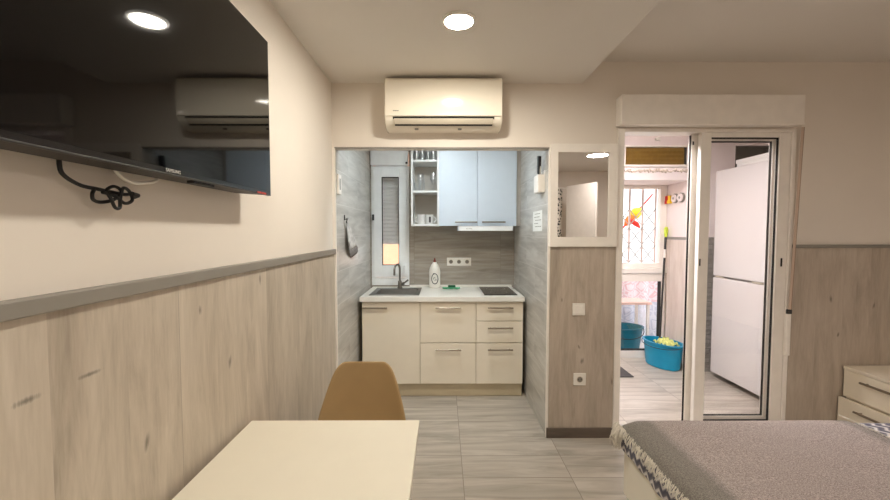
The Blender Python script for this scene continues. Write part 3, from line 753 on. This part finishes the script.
# ------------------------------------------------------------------ table and chair
t = thing('dining_table', 'cream white rectangular table against the left wall', 'table', (-.41, .95, 0))
MB().box(-.742, -.092, .40, 1.504, .722, .75).build('table_top', 'table', t, bevel=.002)
m = MB(); m.box(-.70, -.134, .45, .468, .65, .722); m.box(-.70, -.134, 1.436, 1.454, .65, .722); m.box(-.70, -.682, .468, 1.436, .65, .722); m.box(-.152, -.134, .468, 1.436, .65, .722)
m.build('apron', 'white', t)
for x in (-.705, -.17):
    for y in (.445, 1.42): MB().box(x, x+.045, y, y+.045, 0, .722).build('leg', 'white', t, bevel=.004)
t = thing('dining_chair', 'tan moulded shell chair pushed under the table', 'chair', (-.40, 1.72, 0))
prof = [(1.44, .425, .165, .0), (1.455, .44, .195, .006), (1.53, .452, .218, .02), (1.62, .447, .226, .032), (1.71, .440, .226, .04), (1.79, .445, .224, .045), (1.845, .475, .222, .045),
        (1.875, .535, .219, .042), (1.892, .60, .208, .036), (1.906, .67, .190, .03), (1.918, .735, .170, .024), (1.926, .785, .153, .018), (1.931, .818, .136, .012), (1.934, .838, .118, .008), (1.935, .847, .098, .005)]
rows = []
N = 16
for i, (y, z, hw, curl) in enumerate(prof):
    p0 = prof[max(i-1, 0)]; p1 = prof[min(i+1, len(prof)-1)]
    dy, dz = p1[0]-p0[0], p1[1]-p0[1]; L = math.hypot(dy, dz); ny, nz = -dz/L, dy/L
    rows.append([(-.388+hw*(2*j/N-1), y+ny*curl*abs(2*j/N-1)**2.5, z-.008+nz*curl*abs(2*j/N-1)**2.5) for j in range(N+1)])
MB().grid(rows).build('seat_shell', 'tan', t, solid=.010, sub=1, smooth=80)
for sx in (-1, 1):
    for yy, yf in ((1.56, 1.49), (1.78, 1.90)):
        MB().tube([(-.40+sx*.13, yy, .425), (-.40+sx*.205, yf, 0)], .017, 12, r1=.011).build('leg', 'beech', t, smooth=40)
m = MB(); m.tube([(-.53, 1.56, .418), (-.27, 1.56, .418)], .007, 8); m.tube([(-.53, 1.78, .418), (-.27, 1.78, .418)], .007, 8)
m.tube([(-.56, 1.53, .25), (-.25, 1.83, .25)], .004, 8); m.tube([(-.24, 1.53, .245), (-.55, 1.83, .245)], .004, 8)
m.build('brace', 'dkgrey', t)

# ------------------------------------------------------------------ mirror
t = thing('wall_mirror', 'white framed mirror on the pillar beside the balcony door', 'mirror', (.98, YW, 1.377))
a, b, z0, z1 = KR+.004, DL-.002, 1.377, 2.092; g = (.800, 1.158, 1.445, 2.034)
m = MB(); y0, y1 = YW-.026, YW-.0005
m.box(a, g[0], y0, y1, z0, z1); m.box(g[1], b, y0, y1, z0, z1); m.box(g[0], g[1], y0, y1, z0, g[2]); m.box(g[0], g[1], y0, y1, g[3], z1)
bmesh.ops.remove_doubles(m.b, verts=m.b.verts, dist=.0001)
m.build('mirror_frame', 'pvc', t, bevel=.0015)
MB().box(g[0], g[1], YW-.016, YW-.004, g[2], g[3]).build('mirror_glass', 'mirror', t)

# ------------------------------------------------------------------ balcony sliding door
d = sgroup('door_1', (1.84, YW, 0))
m = MB(); F0, F1 = YW-.014, YW+.11
m.box(DL, DL+.045, F0, F1, 0, DT); m.box(DR-.028, DR, F0, F1, 0, DT); m.box(DL+.045, DR-.028, F0, F1, DT-.024, DT)
m.box(DL+.045, DR-.028, F0, F1, 0, .014)
m.build('door_frame', 'pvc', d, bevel=.003)
m = MB(); m.box(DL+.045, DR-.028, YW+.02, YW+.026, .014, .022); m.box(DL+.045, DR-.028, YW+.06, YW+.066, .014, .022)
m.box(DL+.047, DL+.056, YW+.045, YW+.06, .02, DT-.03)
m.build('track', 'cap', d)
def leaf(x0, x1, y0, y1, st, zt, zb, parent, gap):
    z0, z1 = .022, DT-.024
    m = MB(); m.box(x0, x0+st[0], y0, y1, z0, z1); m.box(x1-st[1], x1, y0, y1, z0, z1)
    m.box(x0+st[0], x1-st[1], y0, y1, z0, zb); m.box(x0+st[0], x1-st[1], y0, y1, zt, z1)
    o = m.build('sliding_leaf', 'pvc', parent, bevel=.003)
    x0 += st[0]; x1 -= st[1]; q = MB(); yc = (y0+y1)/2
    for a in ((x1-.006, x1, zb, zt), (x0, x1-.006, zb, zb+.005), (x0, x1-.006, zt-.008, zt)): q.box(a[0], a[1], yc-.008, yc+.006, a[2], a[3])
    q.build('seal', 'dark', o)
    MB().box(x0, x1, yc-.004, yc+.004, zb, zt).build('pane', 'dglass', o)
    return o
lf = leaf(1.808, DR-.030, YW-.004, YW+.034, (.072, .078), 2.143, .112, d, 0)
m = MB().box(1.816, 1.826, YW-.007, YW-.004, 1.24, 1.29); m.build('latch', 'dark', lf, bevel=.002)
m = MB().box(2.395, 2.407, YW-.008, YW-.004, 1.235, 1.295); m.build('latch', 'dark', lf, bevel=.002)
lb = leaf(1.775, DR-.066, YW+.050, YW+.088, (.07, .045), 2.13, .125, d, 0)
m = MB().box(1.766, 1.775, YW+.060, YW+.068, .022, DT-.03); m.build('brush_strip', 'dark', lb)
m = MB().box(1.779, 1.789, YW+.046, YW+.05, 2.10, 2.125); m.build('bumper', 'dark', lb)
t = thing('shutter_box', 'long white roller shutter box above the balcony door', 'shutter box', (1.84, YW, 2.205))
MB().box(1.203, 2.442, YW-.1, YW-.0005, 2.208, 2.405).build('housing', 'pvc', t, bevel=.005)
MB().box(1.203, 2.442, YW-.104, YW-.1, 2.203, 2.216).build('lower_lip', 'pvc', t, bevel=.002)
t = thing('shutter_strap', 'slanting beige shutter strap beside the balcony door', 'strap', (2.45, YW-.03, .92))
m = MB(); p0, p1 = Vector((2.489, YW-.035, 2.205)), Vector((2.452, YW-.03, .93))
def strip(m, p0, p1, o, wx, wy):
    a = [p0+Vector((o-wx, -wy, 0)), p0+Vector((o+wx, -wy, 0)), p0+Vector((o+wx, wy, 0)), p0+Vector((o-wx, wy, 0))]
    b = [p1+Vector((o-wx, -wy, 0)), p1+Vector((o+wx, -wy, 0)), p1+Vector((o+wx, wy, 0)), p1+Vector((o-wx, wy, 0))]
    A = [m.b.verts.new(x) for x in a]; B = [m.b.verts.new(x) for x in b]
    m.b.faces.new(A); m.b.faces.new(B[::-1])
    for i in range(4): m.b.faces.new([A[i], B[i], B[(i+1) % 4], A[(i+1) % 4]])
strip(m, p0, p1, 0, .009, .001); m.build('tape', 'strap', t)
m = MB(); strip(m, p0, p1, .0105, .0016, .0014); m.build('tape_edge', 'strapdk', t)
m = MB().box(2.436, 2.468, YW-.034, YW-.0155, .90, .932); m.build('guide', 'dkgrey', t, bevel=.003)
MB().box(2.437, 2.467, YW-.030, YW-.0082, .60, .90).build('winder', 'pvc', t, bevel=.004)

# ------------------------------------------------------------------ bed
BX, BYF, BYN = .948, 2.02, .68
t = thing('bed', 'cream bed base with mattress under a grey throw', 'bed', (2.1, 1.35, 0))
MB().box(BX, 3.2, BYN, BYF, .105, .372).build('bed_base', 'bedbase', t, bevel=.012, seg=3)
MB().box(BX+.03, 3.18, BYN+.01, BYF-.03, .374, .491).build('mattress', 'white', t, bevel=.055, seg=5)
for x in (1.0, 3.1):
    for y in (.74, 1.95): MB().lathe([(0, 0), (.02, 0), (.028, .105), (0, .105)], (x, y, 0), 16).build('leg', 'black', t, smooth=40)
def drape(x0, x1, ztop, zhem_far, zhem_near, xoff, yfar_off, name, nseg=44, farhem=.40, wob=.004):
    rows = []
    for j in range(nseg+1):
        y = BYN-.0 + (BYF-BYN)*j/nseg
        e = BYF-y; r = .05+.04*max(0, 1-e/.22)**1.3; row = []
        zh = zhem_near+(zhem_far-zhem_near)*j/nseg+.006*math.sin(j*1.3)
        dr = 0
        e = (BYF-y)
        if e < .13: dr = .13*(1-math.sqrt(max(0, 1-((.13-e)/.13)**2)))*.34
        xe = BX-xoff
        zh = min(zh, ztop-r-.008)
        for k in range(4): row.append((xe+.003*math.sin(j*.9+k), y, zh+(ztop-r-zh)*k/4-dr*.3))
        for k in range(7):
            a = PI/2*k/6; row.append((xe+r*(1-math.cos(a)), y, ztop-r+r*math.sin(a)-dr))
        for k in range(1, 19):
            x = xe+r+(x1-xe-r)*k/18; row.append((x, y, ztop-dr+wob*math.sin(x*9+j*.5)*math.cos(j*.7)*(1 if 1.1 < x < 2 else .3)))
        rows.append(row)
    last = rows[-1]
    for q in (1, 2, 3, 4, 5):
        rows.append([(p[0], BYF+.012+yfar_off*.4, p[2]-(p[2]-min(farhem, p[2]))*q/5) for p in last])
    return rows
rows = drape(0, 3.18, .510, .352, .312, .012, .006, 'q', farhem=.36, wob=.002)
tag(MB().grid(rows).build('bedspread', 'chevron', solid=.004, smooth=70, sub=1), 'navy and white chevron bedspread hanging over the bed foot', 'bedspread')
th = thing('throw_blanket', 'grey pink tweed throw with fringe spread over the bed', 'blanket', (1.5, 1.35, .49))
rows = drape(0, 2.07, .523, .462, .468, .026, .04, 't', farhem=.44, wob=.003)
MB().grid(rows).build('woven_cloth', 'throw', th, solid=.006, smooth=70, sub=1)
m = MB()
for i in range(420):
    y = BYN+(BYF-BYN+.02)*random.random(); x = BX-.026; z = .467+random.uniform(-.004, .006)
    L = random.uniform(.012, .04); dx = random.uniform(-.02, -.002); dy = random.uniform(-.025, .025)
    m.tube([(x, y, z+.008), (x-.008+dx*.3, y+dy*.4, z-L*.3), (x-.006+dx, y+dy, z-L)], .0021, 5, r1=.001)
for i in range(70):      # gathered tassel at the far corner
    y = BYF-.005+random.uniform(-.05, .035); x = BX-.036+random.uniform(-.012, .008); z = .455+random.uniform(-.012, .018)
    L = random.uniform(.05, .10); m.tube([(x, y, z), (x-.012+random.uniform(-.01, .01), y+random.uniform(-.012, .018), z-L*.5), (x-.010+random.uniform(-.012, .012), y+random.uniform(-.015, .02), z-L)], .0022, 5, r1=.001)
for i in range(200):
    y = BYN+(BYF-BYN)*random.random(); x = 2.07
    m.tube([(x-.004, y, .526), (x+random.uniform(.015, .03), y+random.uniform(-.012, .012), .519)], .0022, 5, r1=.001)
m.build('fringe', 'fringe', th, kind='stuff')

# ------------------------------------------------------------------ nightstand
t = thing('nightstand', 'cream two drawer nightstand between the bed and the wall', 'nightstand', (3.1, 2.52, 0))
NX = 2.866
m = MB(); m.box(NX+.02, 3.40, 2.275, 2.762, .03, .505); m.build('carcass', 'cream', t)
MB().box(NX-.004, 3.405, 2.268, 2.768, .507, .527).build('top', 'cream', t, bevel=.002)
for x0, z0, z1, hz in ((NX, .310, .504, .453), (NX-.034, .085, .305, .252)):
    dr = MB().box(x0, x0+.018, 2.27, 2.766, z0, z1).build('drawer', 'cream', t, bevel=.0015)
    if x0 < NX: MB().box(x0+.018, NX+.03, 2.30, 2.735, z0+.02, z1-.03).build('drawer_box', 'creamdark', dr)
    h = MB(); h.tube([(x0-.03, 2.43, hz), (x0-.03, 2.63, hz)], .008, 10)
    for y in (2.455, 2.605): h.tube([(x0+.001, y, hz), (x0-.03, y, hz)], .0045, 8)
    h.build('handle', 'nickel', dr, smooth=40)
m = MB().box(NX+.03, 3.38, 2.29, 2.75, 0, .03); m.build('plinth', 'creamdark', t)

# ------------------------------------------------------------------ balcony furniture
t = thing('refrigerator', 'tall white fridge freezer in the balcony room', 'refrigerator', (3.05, 3.66, 0))
fx, y0, y1 = 2.742, 3.335, 3.985
MB().box(fx+.065, 3.39, y0+.004, y1-.004, .04, 2.092).build('cabinet', 'fridge', t, bevel=.006)
MB().box(fx, fx+.058, y0, y1, 1.042, 2.088).build('door', 'fridge', t, bevel=.010, seg=3)
MB().box(fx, fx+.058, y0, y1, .055, 1.026).build('door', 'fridge', t, bevel=.010, seg=3)
MB().box(fx+.058, fx+.065, y0+.01, y1-.01, .06, 2.08).build('gasket', 'fridgegrey', t)
for y in (y0+.09, y1-.09): MB().box(fx-.002, fx+.02, y-.055, y+.055, 1.028, 1.040).build('grip', 'acgrey', t, bevel=.002)
for x in (2.86, 3.32):
    for y in (y0+.06, y1-.06): MB().lathe([(0, 0), (.018, 0), (.018, .042), (0, .042)], (x, y, 0), 12).build('foot', 'black', t)
t = thing('carton', 'flat white carton lying on top of the fridge', 'box', (3.07, 3.56, 2.092))
MB().box(2.812, 3.33, 3.345, 3.80, 2.0925, 2.142).build('tray', 'paper', t, bevel=.003)
MB().box(2.806, 3.336, 3.339, 3.806, 2.130, 2.166).build('lid', 'paper', t, bevel=.003)

w = sgroup('window_2', (2.2, BY, 2.15))
m = MB(); a, b, z0, z1 = 1.862, 2.553, 2.152, 2.373
m.box(a, a+.022, BY-.02, BY+.05, z0, z1); m.box(b-.026, b, BY-.02, BY+.05, z0, z1); m.box(a+.022, b-.026, BY-.02, BY+.05, z0, z0+.024); m.box(a+.022, b-.026, BY-.02, BY+.05, z1-.016, z1)
m.build('window_frame', 'pvc', w, bevel=.003)
m = MB(); z = z0+.026
while z < z1-.026:
    m.prism([(BY+.012, z), (BY+.004, z+.007), (BY+.012, z+.0125), (BY+.026, z+.0125), (BY+.026, z)], 'X', a+.024, b-.05); z += .0135
m.build('brown_slats', 'brownslat', w)
MB().box(b-.05, b-.027, BY+.004, BY+.03, z0+.026, z1-.018).build('slat_guide', 'dkgrey', w)
MB().box(a+.02, b-.02, BY+.06, BY+.11, z0, z1).build('rear_board', 'brownslat', w)
w = sgroup('window_3', (3.2, BY, 2.15))
MB().box(3.032, 3.418, BY+.02, BY+.03, 2.152, 2.373).build('pane', 'dark', w)  # opaque sheet; darkness of the unlit transom is put into its colour
m = MB()
m.box(3.032, 3.044, BY, BY+.03, 2.152, 2.373)
m.build('window_frame', 'carcass', w)
# grille window
w = sgroup('window_4', (2.2, NB, 1.1))
m = MB(); a, b, z0, z1 = 1.16, 2.60, 1.062, 2.02
m.box(a, a+.06, NB-.03, NB+.04, z0, z1); m.box(2.527, b, NB-.03, NB+.04, z0, z1); m.box(a+.06, 2.527, NB-.03, NB+.04, z0, z0+.055); m.box(a+.06, 2.527, NB-.03, NB+.04, z1-.04, z1)
m.build('window_frame', 'pvc', w, bevel=.003)
MB().box(a-.01, b, NB-.075, NB+.04, z0-.055, z0).build('window_sill', 'pvc', w, bevel=.003)
m = MB(); m.tube([(2.57, NB-.03, 1.16), (2.57, NB-.06, 1.16), (2.572, NB-.062, 1.24)], .007, 8); m.build('window_handle', 'pvc', w)
w = sgroup('window_5', (2.2, NB, 0))
m = MB(); b = 2.60; z1 = .995
m.box(a, a+.06, NB-.05, NB+.03, 0, z1); m.box(2.545, b, NB-.05, NB+.03, 0, z1); m.box(a+.06, 2.545, NB-.05, NB+.03, 0, .088); m.box(a+.06, 2.545, NB-.05, NB+.03, .905, z1)
m.build('window_frame', 'pvc', w, bevel=.003)
m = MB(); m.box(2.533, 2.545, NB-.045, NB+.01, .088, .905); m.box(a+.06, 2.533, NB-.045, NB+.01, .088, .098); m.build('seal', 'dark', w)
MB().box(a+.06, 2.545, NB-.012, NB-.004, .088, .905).build('pane', 'glass', w)
t = thing('window_grille', 'pale folding security grille with scissor lattice outside the balcony window', 'grille', (2.1, NB+.09, 1.06))
bars = [1.29+.155*i for i in range(9)]
for x in bars:
    m = MB(); m.box(x-.010, x-.004, NB+.08, NB+.095, 1.07, 2.02); m.box(x+.004, x+.010, NB+.08, NB+.095, 1.07, 2.02); m.box(x-.004, x+.004, NB+.084, NB+.091, 1.07, 2.02)
    m.build('bar', 'gr_bar', t)
m = MB()
for x0, x1 in zip(bars, bars[1:]):
    for z in (1.12, 1.34, 1.56):
        m.tube([(x0, NB+.074, z), (x1, NB+.074, z+.2)], .006, 6); m.tube([(x0, NB+.100, z+.2), (x1, NB+.100, z)], .006, 6)
m.build('lattice', 'latt', t)
MB().box(1.2, 2.62, NB+.075, NB+.10, 1.045, 1.068).build('bottom_rail', 'gr_bar', t); MB().box(1.2, 2.62, NB+.075, NB+.10, 2.02, 2.035).build('top_rail', 'gr_bar', t)
# things outside
t = thing('garden_parasol', 'folded yellow and orange parasol leaning outside behind the grille', 'parasol', (2.5, 5.15, 1.5))
P1, P0 = Vector((2.84, 5.37, 1.99)), Vector((2.516, 5.37, 1.616)); ax = (P1-P0)
MB().tube([P0-ax*4.2, P1], .011, 8).build('pole', 'redfab', t)
MB().tube([P0+ax*f for f in (-.12, 0, .12, .26)], [.02, .055, .06, .03], 12).build('canopy', 'orange', t, smooth=50)
MB().tube([P0+ax*f for f in (.16, .24, .38, .50)], [.03, .068, .07, .018], 12).build('tie_band', 'yellow', t, smooth=50)
MB().tube([P0+Vector((-.01, -.05, .04)), P0+Vector((.04, -.055, -.0)), P0+Vector((.09, -.05, -.03)), P0+Vector((.14, -.05, -.08))], [.02, .03, .035, .01], 10).build('flap', 'redfab', t, smooth=50)
t = thing('printed_sheet', 'white sheet with red print hanging behind the lower balcony pane', 'sheet', (2.0, 5.5, 0))
m = MB(); m.grid([[(1.2+.05*i, 5.5+.03*math.sin(i*1.7), z) for i in range(40)] for z in (0.0, .25, .5, .75, 1.0)]); m.build('cloth', 'lace', t, solid=.004, smooth=70)
m = MB(); m.tube([(1.15, 5.5, 1.0), (3.2, 5.5, 1.0)], .008, 8); m.tube([(1.15, 5.5, -.02), (1.15, 5.5, 1.0)], .012, 8); m.tube([(3.2, 5.5, -.02), (3.2, 5.5, 1.0)], .012, 8); m.build('line_rack', 'latt', t)
t = thing('outside_table', 'small pale pink table outside the lower balcony pane', 'table', (2.2, 5.02, -.02))
MB().box(1.85, 2.60, 4.86, 5.22, .575, .605).build('table_top', 'pinktop', t, bevel=.004)
for x in (1.87, 2.55):
    for y in (4.88, 5.17): MB().box(x, x+.03, y, y+.03, -.02, .575).build('leg', 'white', t)
t = thing('plastic_tub', 'dark teal tub with handle on the ground behind the lower pane', 'tub', (2.25, 4.98, -.02))
MB().lathe([(0, 0), (.20, 0), (.225, .01), (.265, .29), (.28, .295), (.28, .305), (.255, .305), (.215, .02), (0, .02)], (2.27, 4.98, -.018), 32, 1, .75).build('basin', 'tealdk', t, smooth=40)
MB().tube([(2.27+.272*math.cos(a), 4.98-.215*math.sin(a)-.01, .27-.10*math.sin(a)) for a in [PI*i/14 for i in range(15)]], .006, 8).build('carrying_handle', 'black', t, smooth=60)
m = MB(); h = .55
m.lathe([(r*.8, z) for r, z in [(0, 0), (.07, .0), (.085, h*.2), (.08, h*.5), (.055, h*.78), (.03, h*.92), (.045, h), (0, h*.97)]], (2.70, 5.32, -.018), 18)
for v in m.b.verts: v.co += Vector((random.uniform(-.01, .01), random.uniform(-.01, .01), random.uniform(0, .006)))
tag(m.build('plastic_bag', 'bag', smooth=30), 'tall crumpled white plastic bag on the ground behind the lower pane', 'bag')
# bucket, cloth, mop, mat
t = thing('mop_bucket', 'bright teal oval bucket with a lime cloth hung in it', 'bucket', (2.44, 4.24, 0))
ang = math.radians(-72); c = Vector((2.428, 4.30, 0)); RZ = Matrix.Rotation(ang, 3, 'Z')
m = MB(); m.lathe([(0, .002), (.145, .002), (.155, .01), (.178, .262), (.192, .266), (.192, .278), (.172, .278), (.148, .02), (0, .016)], c, 36, 1.28, .80); m.rotate(RZ, c); m.build('pail', 'teal', t, smooth=40)
m = MB(); m.tube([c+RZ @ Vector((.245*math.cos(a), -.150*math.sin(a)-.006, .262-.035*math.sin(a))) for a in [PI*i/16 for i in range(17)]], .004, 8); m.build('wire_handle', 'dkgrey', t, smooth=60)
m = MB(); rows = []
cc = c + Vector((.0, -.0, .0))
for i in range(15):
    rows.append([cc+RZ @ Vector(((i/14-.5)*.21+.045, (j/14-.5)*.15, .262+.055*math.exp(-((i/14-.5)**2+(j/14-.5)**2)*7)+.016*math.sin(i*1.9+j*.8)+.012*math.cos(j*2.3-i*.6))) for j in range(15)])
tag(m.grid(rows).build('cleaning_cloth', 'lime', solid=.008, smooth=80), 'crumpled lime green cloth lying in the bright teal bucket', 'cloth')
t = thing('mop', 'dark mop handle with lime tip leaning against the balcony corner', 'mop', (2.41, 4.44, 0))
A, Bp = Vector((2.44, 4.40, .03)), Vector((2.56, 4.53, 1.42)); D = Bp-A
MB().tube([A, A+D*.83], .011, 10).build('pole', 'dkgrey', t, smooth=50)
MB().tube([A+D*.83, A+D*.90], .0115, 10).build('sleeve', 'pvc', t, smooth=50)
MB().tube([A+D*.90, A+D*1.0], .0125, 10).build('grip', 'dkgrey', t, smooth=50)
MB().tube([A+D*1.0, A+D*1.02, A+D*1.07, A+D*1.085], [.012, .019, .021, .012], 12).build('tip', 'limep', t, smooth=50)
MB().tube([A+Vector((0, 0, -.008)), A+Vector((0, 0, .05))], [.028, .016], 12).build('mop_head', 'dkgrey', t)
tag(MB().box(1.35, 1.945, 3.95, 4.50, .0005, .010).build('door_mat', 'mat', bevel=.003), 'dark grey doormat on the balcony floor', 'mat')
# pegs and round hooks on the side wall
def peg(name, label, mat, y, z, w=.03, h=.07):
    m = MB(); m.box(NX1-.034, NX1-.004, y-w/2, y+w/2, z-h/2, z-h*.1); m.box(NX1-.030, NX1-.004, y-w*.35, y+w*.35, z-h*.1, z+h/2); 
    return tag(m.build(name, mat, bevel=.003), label, 'peg', 'clothes pegs on the balcony wall')
peg('clothes_peg', 'red plastic clip on the balcony wall next to the window frame', 'red', NB-.035, 1.85, .04, .09)
peg('clothes_peg', 'yellow plastic clip on the balcony wall beside the red clip', 'yellow', 4.515, 1.85, .06, .09)
for y, lab in ((4.42, 'round white wall socket beside the yellow clip'), (4.305, 'round white wall socket farther from the yellow clip')):
    t = thing('round_socket', lab, 'socket', (NX1, y, 1.82), 'round sockets on the balcony wall')
    n = 24
    def disc(r, a, b, mat, nm): MB().prism([(y+r*math.cos(2*PI*i/n), 1.855+r*math.sin(2*PI*i/n)) for i in range(n)], 'X', NX1-a, NX1-b).build(nm, mat, t)
    disc(.052, .022, .001, 'greymark', 'base_ring'); disc(.044, .034, .022, 'bwall', 'cover'); disc(.014, .037, .034, 'cap', 'outlet')
t = MB(); t.box(2.19, 2.235, BY-.035, BY-.002, 2.42, 2.45); t.tube([(2.175, BY-.04, 2.43), (2.22, BY-.025, 2.45)], .012, 8)
tag(t.build('ceiling_hook', 'white', bevel=.002), 'small white bracket on the balcony wall above the brown slats', 'hook')

# ------------------------------------------------------------------ rest of the room, seen in the mirror
d = sgroup('door_2', (2.26, -1.66, 0))
m = MB(); m.box(2.26, 2.93, -1.68, -1.64, .01, 2.31); m.rotate(Matrix.Rotation(math.radians(63), 3, 'Z'), (2.26, -1.66, 0)); m.build('door_leaf', 'pvc', d, bevel=.003)
t = thing('curtain', 'black and white print curtain hanging by the far door', 'curtain', (2.15, -1.95, 0))
m = MB(); m.grid([[(1.75+.03*i, -1.95+.03*math.sin(i*1.4), z) for i in range(18)] for z in (.05, .8, 1.5, 2.3)]); m.build('cloth', 'leopard', t, solid=.004, smooth=70)
MB().tube([(1.70, -1.95, 2.31), (2.32, -1.95, 2.31)], .012, 8).build('curtain_rod', 'pvc', t)

# ------------------------------------------------------------------ light from outside
wd = bpy.data.worlds.new('sky'); S.world = wd; wd.use_nodes = True
nt = wd.node_tree; nt.nodes.clear()
o = nt.nodes.new('ShaderNodeOutputWorld'); b = nt.nodes.new('ShaderNodeBackground')
b.inputs[0].default_value = (.95, .97, 1, 1); b.inputs[1].default_value = 1.0
nt.links.new(b.outputs[0], o.inputs[0])
su = bpy.data.lights.new('sun', 'SUN'); su.energy = 1.3; su.angle = .01; su.color = (1, .93, .82)
so = bpy.data.objects.new('sun', su); COL.objects.link(so); so.rotation_euler = (math.radians(27), 0, math.radians(12))
so.location = (0, -3, 8)

# ------------------------------------------------------------------ camera
cd = bpy.data.cameras.new('camera'); co = bpy.data.objects.new('camera', cd); COL.objects.link(co)
F = 395.0
cd.sensor_width = 36; cd.lens = 36*F/890; cd.clip_start = .02
co.location = (0, 0, 1.48)
co.rotation_euler = (PI/2-math.atan(18/F), 0, -math.atan(2/F))
S.camera = co
v = S.view_settings
v.view_transform = 'Standard'; v.look = 'None'; v.exposure = 1.17; v.gamma = 1; v.use_curve_mapping = False
S.cycles.max_bounces = 10; S.cycles.transparent_max_bounces = 16; S.cycles.diffuse_bounces = 6
S.cycles.sample_clamp_indirect = 6
S.cycles.use_denoising = True
